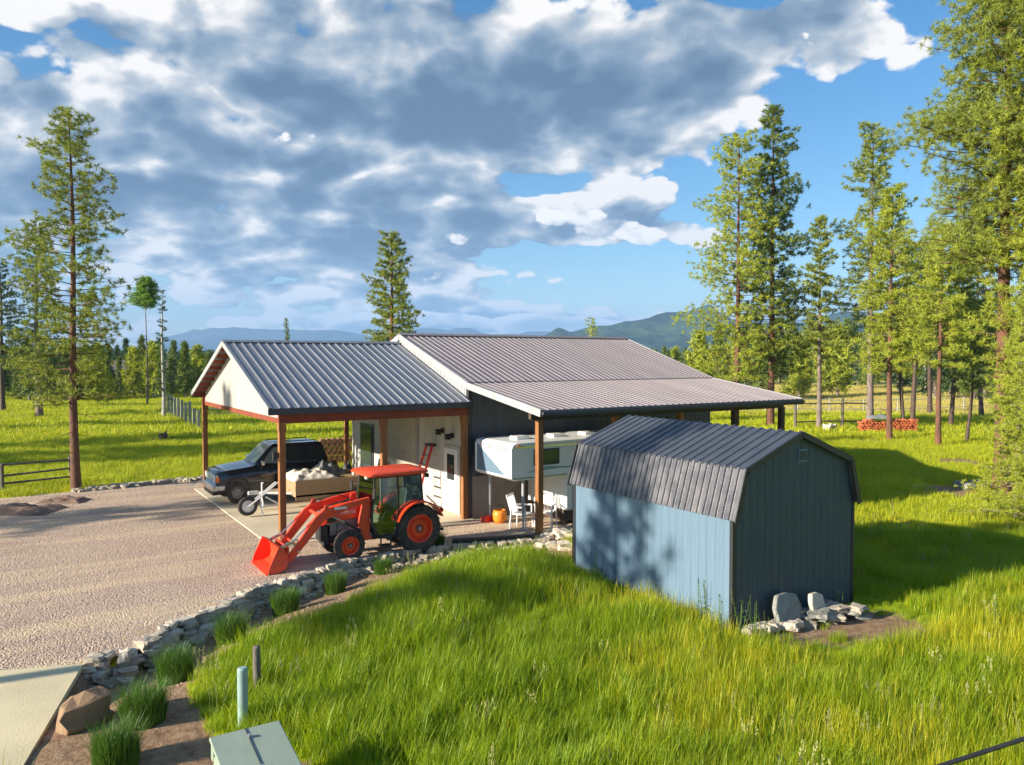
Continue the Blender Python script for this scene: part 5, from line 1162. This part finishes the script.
kk = (fbm2(x, y, .8, 9) * .9 + .75 * sstep(500, 800, uq) * (1 - sstep(14.5, 17, Dq)) - .25) > rs.uniform(0, .8, len(x)); kk &= ~((x > 10.4) & (x < 14.6) & (y < 9.6) & (y > 7.6)); x, y = x[kk], y[kk]
scatter('yellow_grass', 'taller yellow-green flowering grass in the front right of the meadow', np.stack([x, y, gz(x, y)], 1), rs.uniform(.6, 1.15, len(x)), [blades_mesh('yellow_tuft', 22, .2, .52, .010, np.random.RandomState(80 + k), .35, 3, .5) for k in range(4)], M['yellowgrass'])
M['weedleaf'] = mat('weed_leaves', (.10, .20, .04), (.22, .32, .06), .6, 0, 3, trans=.3, island=.5)
def weed_plant(seed):
    r2 = np.random.RandomState(seed); V_ = []; F_ = []
    for k in range(4):
        p = Vector((r2.uniform(-.06, .06), r2.uniform(-.06, .06), 0)); q = p + Vector((r2.uniform(-.18, .18), r2.uniform(-.18, .18), r2.uniform(.7, 1.05))); tube_np([p, q], [.008, .004], 4, V_, F_)
        for j in range(12):
            t = (j + 1) / 13; c = p.lerp(q, t); an = r2.uniform(0, 6.28); d = Vector((math.cos(an), math.sin(an), r2.uniform(-.2, .5))) * .11 * (1.3 - t); s2 = Vector((-d.y, d.x, 0)) * .28; b = len(V_)
            V_ += [tuple(c), tuple(c + d * .5 + s2), tuple(c + d), tuple(c + d * .5 - s2)]; F_.append((b, b + 1, b + 2, b + 3))
        b = len(V_)
        for dz in range(3):
            c = q + Vector((r2.uniform(-.03, .03), r2.uniform(-.03, .03), .02 * dz)); b = len(V_); V_ += [tuple(c + Vector((.022, 0, 0))), tuple(c + Vector((0, .022, 0))), tuple(c + Vector((-.022, 0, 0))), tuple(c + Vector((0, 0, .03)))]; F_.append((b, b + 1, b + 2, b + 3))
    return npmesh('weed_plant', V_, F_)
for k, (u, v, sw_) in enumerate(((742, 640, .8), (757, 646, .7), (706, 628, .9), (722, 640, .75), (768, 652, .6), (596, 590, .7), (1004, 640, .8), (880, 545, .8), (902, 540, .7))):
    x0, y0 = at(u, v); o = obj('weed_plant', weed_plant(300 + k), M['weedleaf']); o.location = (x0, y0, G(x0, y0)); o.scale = (sw_,) * 3
    tag(o, 'leafy tall weed standing above the grass around the blue shed', 'weed', 'tall leafy weeds around the blue shed')
# sparse weeds on the gravel
x, y = cam_points(2600, 13, 34, -60, 560); ok = poly_in(LOT, x, y) & (fbm2(x, y, .55, 2) > .42); x, y = x[ok], y[ok]
scatter('gravel_weeds', 'sparse short weeds growing through the gravel', np.stack([x, y, np.zeros(len(x))], 1), rs.uniform(.12, .3, len(x)), [blades_mesh('weed_tuft', 14, .22, .3, .012, np.random.RandomState(50 + k), .8, 2, .5) for k in range(3)], M['fieldgrass'])
# grass creeping out of the gravel border, far left verge
# loose stones: one layer nobody could count
def pebble(seed, r):
    bm = bmesh.new(); bmesh.ops.create_icosphere(bm, subdivisions=1, radius=r); rr = random.Random(seed)
    for v_ in bm.verts: v_.co *= rr.uniform(.7, 1.2); v_.co.z *= .6
    m2 = bpy.data.meshes.new('pebble'); bm.to_mesh(m2); bm.free(); return m2
D = np.sqrt(rs.uniform(10.5 ** 2, 30 ** 2, 60000)); u = rs.uniform(-40, 560, 60000); X = (u - 512) / F * D; x = X * CT + D * ST; y = -X * ST + D * CT
ok = (poly_in(LOT, x, y) | poly_in(BED, x, y)) & ~((x > 5.4) & (y > 20.2)); x, y = x[ok], y[ok]; inb = poly_in(BED, x, y); kk = ~inb | (rs.uniform(0, 1, len(x)) < .35); x, y, inb = x[kk], y[kk], inb[kk]
zz = np.where(inb, gz(x, y), 0) + .005
M['pebble'] = mat('pebbles', (.28, .20, .15), (.64, .50, .38), .9, 0, 4, island=1)
M['pebble'].node_tree.nodes  # colour differs per stone
scatter('loose_gravel', 'loose angular gravel stones covering the yard', np.stack([x, y, zz], 1), rs.uniform(.4, 1.5, len(x)) ** 1.5, [pebble(k, .011) for k in range(5)], M['pebble'])
# ------------------------------------------------------------------ dry stone wall, rocks
random.seed(9)
def rock(mb_, c, s, rz, seed, flat=.55, sub=2):
    bm = bmesh.new(); bmesh.ops.create_cube(bm, size=1); bmesh.ops.subdivide_edges(bm, edges=bm.edges, cuts=2, use_grid_fill=True)
    rr = random.Random(seed); off = Vector((rr.uniform(0, 50), rr.uniform(0, 50), rr.uniform(0, 50)))
    cz, sz_ = math.cos(rz), math.sin(rz); vs = []
    for v_ in bm.verts:
        p = v_.co.copy(); q = p.normalized() * .62; p = p.lerp(q, .30); nn = noise.noise_vector(p * 1.7 + off) * .24 + noise.noise_vector(p * 4 + off) * .09; p += nn
        p = Vector((p.x * s[0], p.y * s[1], p.z * s[2])); vs.append((c[0] + p.x * cz - p.y * sz_, c[1] + p.x * sz_ + p.y * cz, c[2] + p.z))
    bm.verts.index_update(); mb_.add(vs, [tuple(v_.index for v_ in f.verts) for f in bm.faces]); bm.free(); return mb_
sw = thing('dry_stone_wall', 'low dry-stacked fieldstone wall curving along the edge of the gravel', 'stone wall', (*WALLP[4], 0))
swM = Matrix.Translation((-WALLP[4][0], -WALLP[4][1], 0))
PW = WALLP[1:]; seglen = [math.dist(PW[i], PW[i + 1]) for i in range(len(PW) - 1)]; TL = sum(seglen)
def along(s):
    for i, l in enumerate(seglen):
        if s <= l or i == len(seglen) - 1:
            t = min(s / l, 1); return (PW[i][0] + (PW[i + 1][0] - PW[i][0]) * t, PW[i][1] + (PW[i + 1][1] - PW[i][1]) * t, math.atan2(PW[i + 1][1] - PW[i][1], PW[i + 1][0] - PW[i][0]))
        s -= l
stones = []
s = 0
while s < TL:
    t = s / TL; hgt = .46 * (1 - t) + .16 * t; layers = 4 if t < .25 else 3 if t < .6 else 2
    x, y, an = along(s); L_ = rnd(.16, .36) * (1.0 if t < .6 else .8)
    for k in range(layers):
        ox = rnd(-.1, .1); out = .08 + .08 * (layers - 1 - k) + rnd(-.06, .06); hh = hgt / layers
        xx = x + math.cos(an) * ox + math.sin(an) * out; yy = y + math.sin(an) * ox - math.cos(an) * out
        z0 = .10 - hgt + hh * (k + .5)
        stones.append(((xx, yy, z0), (L_ * rnd(.75, 1.2), rnd(.16, .30), hh * rnd(.8, 1.5)), an + rnd(-.6, .6)))
    s += L_ * .9
stones.sort(key=lambda q: -q[0][0] * 0 + (q[0][0] * ST + q[0][1] * CT))
rest = MB(); rest.M = swM
for i, (c, s_, an) in enumerate(stones):
    if i < 99:
        m_ = MB(); m_.M = swM; rock(m_, c, s_, an, i); m_.build('stone', M['stone'] if i % 3 else M['stone_pale'], sw, bevel=.0)
    else: rock(rest, c, s_, an, i)
if rest.v: tag(rest.build('stones', M['stone'], sw), kind='stuff')
# small rubble along the wall foot
m_ = MB(); rr = random.Random(3)
for k in range(260):
    x, y, an = along(rr.uniform(0, TL)); o_ = rr.uniform(.22, .5); x += math.sin(an) * o_; y -= math.cos(an) * o_; s_ = rr.uniform(.05, .14)
    rock(m_, (x, y, G(x, y) + s_ * .2), (s_, s_ * .8, s_ * .6), rr.uniform(0, 6), k + 500)
tag(m_.build('rubble', M['stone']), 'small stone rubble along the foot of the dry stone wall', kind='stuff')
for k, (u, v, sx_) in enumerate(((548, 541, .45), (556, 538, .4), (563, 541, .5), (570, 537, .45), (575, 543, .42), (552, 546, .35), (566, 547, .4), (583, 539, .5), (543, 546, .3))):
    x, y = at(u, v); m_ = MB(); rock(m_, (0, 0, sx_ * .22), (sx_, sx_ * .8, sx_ * .6), rnd(0, 3), 700 + k)
    o = m_.build('fieldstone', M['stone_pale']); o.location = (x, y, G(x, y)); tag(o, 'pale fieldstone in the heap at the foot of the lean-to post', 'rock', 'pale fieldstones heaped by the lean-to post')
# timber edging
x0, y0 = at(452, 546); x1, y1 = at(545, 541)
m_ = MB(); m_.beam((x0, y0 - .0, .05), (x1, y1, .05), .2, .2); tag(m_.build('edging_timber', M['timber'], bevel=.01), 'dark railroad-tie timber edging the gravel below the camper', 'timber')
# boulder in the bed
x, y = at(78, 736, -.1); m_ = MB(); rock(m_, (0, 0, .12), (.66, .42, .44), .3, 911); o = m_.build('boulder', M['boulder']); o.location = (x, y, G(x, y)); b = o.modifiers.new('s', 'BEVEL'); b.width = .02; b.segments = 2
tag(o, 'rust-brown boulder lying in the mulch bed between grass clumps', 'boulder')
# flagstones by the shed
def flag(u, v, w_, h_, th, tilt, rz, label, m2, z=0, grp=None):
    x, y = at(u, v); n = 9; rr = random.Random(u); P = []
    for k in range(n): a = 2 * math.pi * k / n; q = rr.uniform(.82, 1.1); P.append((w_ / 2 * math.cos(a) * q, h_ / 2 * math.sin(a) * q))
    m_ = MB(); m_.prism(P, -th / 2, th / 2, 'y'); o = m_.build('flagstone', m2, bevel=th * .25); o.location = (x, y, G(x, y) + h_ / 2 * math.cos(tilt) * .92 + z); o.rotation_euler = (-tilt, 0, rz); return tag(o, label, 'flagstone', grp)
flag(790, 630, .82, .70, .10, .34, .1, 'big grey flagstone leaning upright against the dark gable of the shed', M['slab'])
flag(820, 624, .50, .58, .10, .25, .1, 'smaller tan flagstone leaning upright right of the big grey one', M['stone_pale'])
rr = random.Random(8)
for k in range(20):
    u = rr.uniform(795, 868); v = rr.uniform(613, 628) + (868 - u) * .03
    x, y = at(u, v); s_ = rr.uniform(.28, .46); lay = k % 3; m_ = MB(); rock(m_, (0, 0, .0), (s_, s_ * .8, .10), rr.uniform(0, 3), 800 + k)
    o = m_.build('flat_stone', M['slab'] if k % 2 else M['stone']); o.location = (x, max(min(y, 9.3), 8.2), .04 + lay * .085); tag(o, 'flat grey stone in the loose stack at the foot of the shed gable', 'rock', 'flat stones stacked by the shed gable')
for k in range(7):
    u = 752 + k * 8; v = 640 - k * 1.5 + rr.uniform(-2, 2); x, y = at(u, v); s_ = rr.uniform(.22, .34); m_ = MB(); rock(m_, (0, 0, .05), (s_, s_ * .8, .14), rr.uniform(0, 3), 860 + k)
    o = m_.build('flat_stone', M['stone_pale']); o.location = (x, y, G(x, y) + .05); tag(o, 'pale flat stone in the row before the upright flagstones', 'rock', 'pale flat stones before the flagstones')
for k in range(6):
    u = 962 + k * 8; v = 489 + rr.uniform(-2, 2); x, y = at(u, v); s_ = rr.uniform(.3, .55); m_ = MB(); rock(m_, (0, 0, .08), (s_, s_ * .8, .25), rr.uniform(0, 3), 880 + k)
    o = m_.build('rock', M['slab']); o.location = (x, y, .02); tag(o, 'grey rock in the low pile near the big right-hand pine', 'rock', 'grey rocks piled near the big pine')
# ornamental clumps
CL = ((283, 609, 1.05), (228, 640, 1.05), (171, 683, 1.05), (138, 738, 1.15), (110, 785, 1.05), (334, 590, .85), (382, 573, .8), (436, 552, .8))
where = ('third clump from the lowest stone of the wall, nearest the bucket of the tractor', 'clump beside the bend of the stone wall, left of the short wooden post', 'clump in the mulch bed above the largest dark clump', 'largest dark clump, right of the rust-brown boulder', 'clump cut off by the bottom edge below the boulder', 'clump by the stone wall under the front wheel of the tractor', 'clump by the stone wall between the tractor wheels', 'clump by the stone wall under the rear wheel of the tractor')
for k, (u, v, s_) in enumerate(CL):
    x, y = at(u, v, -.15); r2 = np.random.RandomState(200 + k)
    me_ = blades_mesh('blades', 1800, .24, .66, .010, r2, .42, 4, .65)
    o = obj('ornamental_grass', me_, M['clump']); o.location = (x, y, G(x, y)); o.scale = (s_ * 1.0, s_ * 1.0, s_ * (.85 + .07 * (k % 3)))
    tag(o, 'bushy green ' + where[k], 'grass clump', 'ornamental grass clumps in the bed')
# utility pedestal, marker post, wood post
x, y = 2.13, 8.62; zb = G(x, y) - .06
up = thing('utility_box', 'low pale-green metal utility box with a sloping lid at the bottom of the picture', 'utility box', (x, y, zb), 0); up.scale = (.73, 1.28, 1)
m_ = MB(); m_.prism([(-.50, -.05), (.50, -.05), (.50, .52), (-.50, .52)], -.34, .34, 'y'); m_.build('body', M['utility'], up, bevel=.02)
m_ = MB(); m_.add([(-.54, -.38, .50), (.54, -.38, .50), (.54, .40, .66), (-.54, .40, .66), (-.54, -.38, .54), (.54, -.38, .54), (.54, .40, .70), (-.54, .40, .70)], [(0, 3, 2, 1), (4, 5, 6, 7), (0, 1, 5, 4), (1, 2, 6, 5), (2, 3, 7, 6), (3, 0, 4, 7)])
m_.box(-.52, .52, .3, .385, .45, .66)
lid = m_.build('lid', M['utility'], up, bevel=.022, seg=3)
m_ = MB(); m_.beam((0, -.375, .545), (0, .395, .703), .012, .012); m_.build('seam', M['fascia'], lid)
for yy in (-.2, .25): m_ = MB(); zz_ = .54 + (yy + .38) * .205; m_.cyl((.0, yy, zz_), (.0, yy, zz_ + .035), .022); m_.build('bolt', M['steel'], lid)
m_ = MB(); m_.box(-.515, -.503, -.1, .12, .25, .42); m_.build('warning_label', M['amber'], up)
x, y = at(239, 741, -.05); m_ = MB(); m_.cyl((0, 0, -.2), (0, 0, .83), .066, n=24); m_.cyl((0, 0, .83), (0, 0, .85), .066, .05, n=24); o = m_.build('marker_post', M['utilitypost']); smooth_by_angle(o, 40); o.location = (x, y, G(x, y)); tag(o, 'smooth pale blue-green marker post beside the utility box', 'marker post')
x, y = at(254, 696, .1); m_ = MB(); m_.cyl((0, 0, -.2), (0, 0, .74), .06, .052, n=14); m_.cyl((0, 0, .74), (0, 0, .76), .052, .03, n=14); o = m_.build('wooden_post', M['oldwood']); smooth_by_angle(o, 40); o.location = (x, y, G(x, y)); o.rotation_euler = (.03, -.02, 0); tag(o, 'short weathered wooden post in the grass behind the green marker post', 'post')
# black pipe rail in the corner
a = fromcam((955 - 512) / F * 8.1, 8.1); b = fromcam((1100 - 512) / F * 8.6, 8.6)
pr = thing('pipe_rail', 'black pipe rail crossing the grass in the bottom right corner', 'pipe rail', (*a, 0)); za = CAM_H - (770 - HOR) / F * 8.1; zb_ = CAM_H - (722 - HOR) / F * 8.6
m_ = MB(); dv = (b[0] - a[0], b[1] - a[1]); m_.cyl((-dv[0] * .2, -dv[1] * .2, za - (zb_ - za) * .2), (dv[0], dv[1], zb_), .024); m_.build('pipe', M['black'], pr)
for t in (-.18, .95): m_ = MB(); m_.cyl((dv[0] * t, dv[1] * t, -.1), (dv[0] * t, dv[1] * t, za + (zb_ - za) * t), .024); m_.build('post', M['black'], pr)

# ------------------------------------------------------------------ fences
def rail_fence(name, label, pts, h, rails, m2, r=.05, prad=.07, step=2.6, sq=False, wob=.04):
    f = thing(name, label, 'fence', (*pts[0], 0)); T = Matrix.Translation((-pts[0][0], -pts[0][1], 0)); rr = random.Random(len(label))
    for (xa, ya), (xb, yb) in zip(pts[:-1], pts[1:]):
        L_ = math.dist((xa, ya), (xb, yb)); n = max(1, round(L_ / step)); prev = None
        for k in range(n + 1):
            x = xa + (xb - xa) * k / n; y = ya + (yb - ya) * k / n; z = G(x, y)
            m_ = MB(); m_.M = T; hh = h * rr.uniform(.95, 1.12); m_.cyl((x, y, z - .1), (x + rr.uniform(-wob, wob), y, z + hh), prad, prad * .9, 8); m_.build('post', m2, f)
            if prev:
                for q in range(rails):
                    zr = h * (.28 + .64 * q / max(1, rails - 1)); m_ = MB(); m_.M = T
                    m_.cyl((prev[0], prev[1], prev[2] + zr + rr.uniform(-wob, wob)), (x, y, z + zr + rr.uniform(-wob, wob)), r, r * .9, 6); m_.build('rail', m2, f)
            prev = (x, y, z)
    return f
rail_fence('rail_fence', 'low dark wooden rail fence at the left edge beside the red-barked pine', [atd(-140, 27.5), atd(0, 28.5), atd(70, 30.0)], 1.0, 3, M['oldwood'], .045, .07, 2.2, wob=.06)
rail_fence('pipe_fence', 'thin grey livestock panel fence seen under the carport roof', [atd(205, 62), atd(270, 63), atd(345, 66)], 1.5, 4, M['greysteel'], .03, .05, 2.4, wob=0)
rail_fence('rail_fence', 'weathered rail fence crossing the right meadow behind the pines', [atd(796, 52), atd(843, 53.5), atd(872, 54.5)], 1.9, 2, M['oldwood'], .05, .10, 3.0)
rail_fence('rail_fence', 'distant pale rail fence running across the far side of the right meadow', [atd(700, 68), atd(830, 70), atd(1060, 74)], 1.3, 2, M['bark_pale'], .035, .06, 3.5)
gp = thing('board_fence', 'receding row of upright weathered grey boards beside the half-bare spruce', 'fence', (*atd(168, 64), 0)); a = atd(168, 66); b = atd(198, 53); T = Matrix.Translation((-atd(168, 64)[0], -atd(168, 64)[1], 0))
for k in range(9):
    x = a[0] + (b[0] - a[0]) * k / 8; y = a[1] + (b[1] - a[1]) * k / 8; m_ = MB(); m_.M = T; m_.box(x - .1, x + .1, y - .05, y + .05, -.1, rnd(1.5, 2.0) if k < 7 else 1.3); m_.build('board', M['bark_pale'], gp)
# ------------------------------------------------------------------ woodpiles and far things
fw = thing('woodpile', 'long stack of bright orange-red split wood between the pine trunks', 'woodpile', (*atd(888, 50), 0), -YAW); rr = random.Random(6)
cnt = 0
for row in range(6):
    for k in range(16):
        if row == 5 and rr.random() < .45: continue
        x = -1.75 + k * .23 + (row % 2) * .1; z = .10 + row * .155; n = rr.choice((3, 4, 5)); a0 = rr.uniform(0, 6); rd_ = rr.uniform(.085, .125)
        m_ = MB(); P = [(x + rd_ * math.cos(a0 + 2 * math.pi * i / n), z + rd_ * .85 * math.sin(a0 + 2 * math.pi * i / n)) for i in range(n)]; m_.prism(P, -.25 + rr.uniform(-.05, .05), .25, 'y'); m_.build('log', M['redwoodlog'], fw)
x, y = atd(880, 50); o = heap('tarp', 'grey-black tarp lying over the left end of the orange woodpile', 'tarp', (x, y, .98), .75, .42, .38, M['tarp'], 3.3, 14); o.rotation_euler = (0, 0, -YAW)
fw = thing('firewood_rack', 'small stack of brown firewood behind the far post of the carport', 'woodpile', (*atd(336, 35.5), 0), -.2)
for row in range(6):
    for k in range(6):
        m_ = MB(); m_.cyl((-.75 + k * .25 + (row % 2) * .1, -.25, .12 + row * .2), (-.75 + k * .25 + (row % 2) * .1, .25, .12 + row * .2), .11, n=8); m_.build('log', M['log'], fw)
x, y = at(162, 441); m_ = MB(); m_.cyl((0, 0, -.1), (0, 0, .42), .28, .24, n=14); m_.cyl((.28, .1, -.05), (.62, .16, .16), .10, .08, n=10); m_.cyl((-.22, -.15, -.05), (-.5, -.2, .08), .08, .05, n=8); m_.cyl((.1, -.1, .42), (.22, -.06, .62), .06, .03, n=8)
o = m_.build('tree_stump', M['darkpost']); o.location = (x, y, G(x, y)); tag(o, 'black tree stump alone in the left pasture', 'stump')
x, y = at(830, 432); m_ = MB(); rock(m_, (0, 0, .2), (.9, .6, .6), .2, 950); o = m_.build('rock', M['stone_pale']); o.location = (x, y, 0); tag(o, 'pale rock in the grass between the thin pine and the rail fence', 'rock')
def house(u, D, w_, d_, h_, label, wall, rf_, rz):
    x, y = atd(u, D); hs = thing('house', label, 'house', (x, y, 0), rz)
    m_ = MB(); m_.prism([(-d_ / 2, 0), (d_ / 2, 0), (d_ / 2, h_), (0, h_ + d_ * .28), (-d_ / 2, h_)], -w_ / 2, w_ / 2, 'x'); wl = m_.build('wall', wall, hs)
    for s_ in (-1, 1):
        m_ = MB(); m_.beam((0, s_ * (d_ / 2 + .4), h_ - .12), (0, 0, h_ + d_ * .28 + .12), w_ + .8, .14); m_.build('roof', rf_, hs)
    for k in range(3): 
        m_ = MB(); xx = -w_ * .3 + k * w_ * .3; m_.box(xx - .5, xx + .5, -d_ / 2 - .05, -d_ / 2 + .05, .9, 2.1); wf = m_.build('window', M['whitepaint'], hs); m_ = MB(); m_.box(xx - .42, xx + .42, -d_ / 2 - .07, -d_ / 2 - .055, .98, 2.02); m_.build('pane', M['glass'], wf)
house(137, 104, 8, 6, 2.6, 'small far house with mauve roof among the left treeline', M['white_siding'], M['roof_mauve'], -YAW + .2)
# dirt heaps by the left fence
for u, v, r_, h_, lab in ((18, 512, 1.2, .3, 'low heap of brown dirt by the dark rail fence at the left edge'), (62, 502, 0.8, .2, 'smaller dirt heap against the red-barked pine')):
    x, y = at(u, v); o = heap('dirt_heap', lab, 'dirt heap', (x, y, -.02), r_, r_ * .6, h_, M['dirt'] if 'dirt' in M else M.setdefault('dirt', mat('dirt', (.26, .17, .12), (.15, .095, .065), .95, 0, 6, bump=.6)), u + .1, 26); o.rotation_euler = (0, 0, -YAW)
# stones along the far edge of the lot
rr = random.Random(12); m_ = MB()
for k in range(120):
    u = rr.uniform(70, 206); v = 492 - (u - 70) * .097 + rr.uniform(-1, 1.5); x, y = at(u, v); s_ = rr.uniform(.10, .3); rock(m_, (x, y, s_ * .15), (s_, s_ * .8, s_ * .55), rr.uniform(0, 6), 1000 + k)
tag(m_.build('edge_stones', M['stone']), 'row of small stones along the far edge of the gravel', kind='stuff')
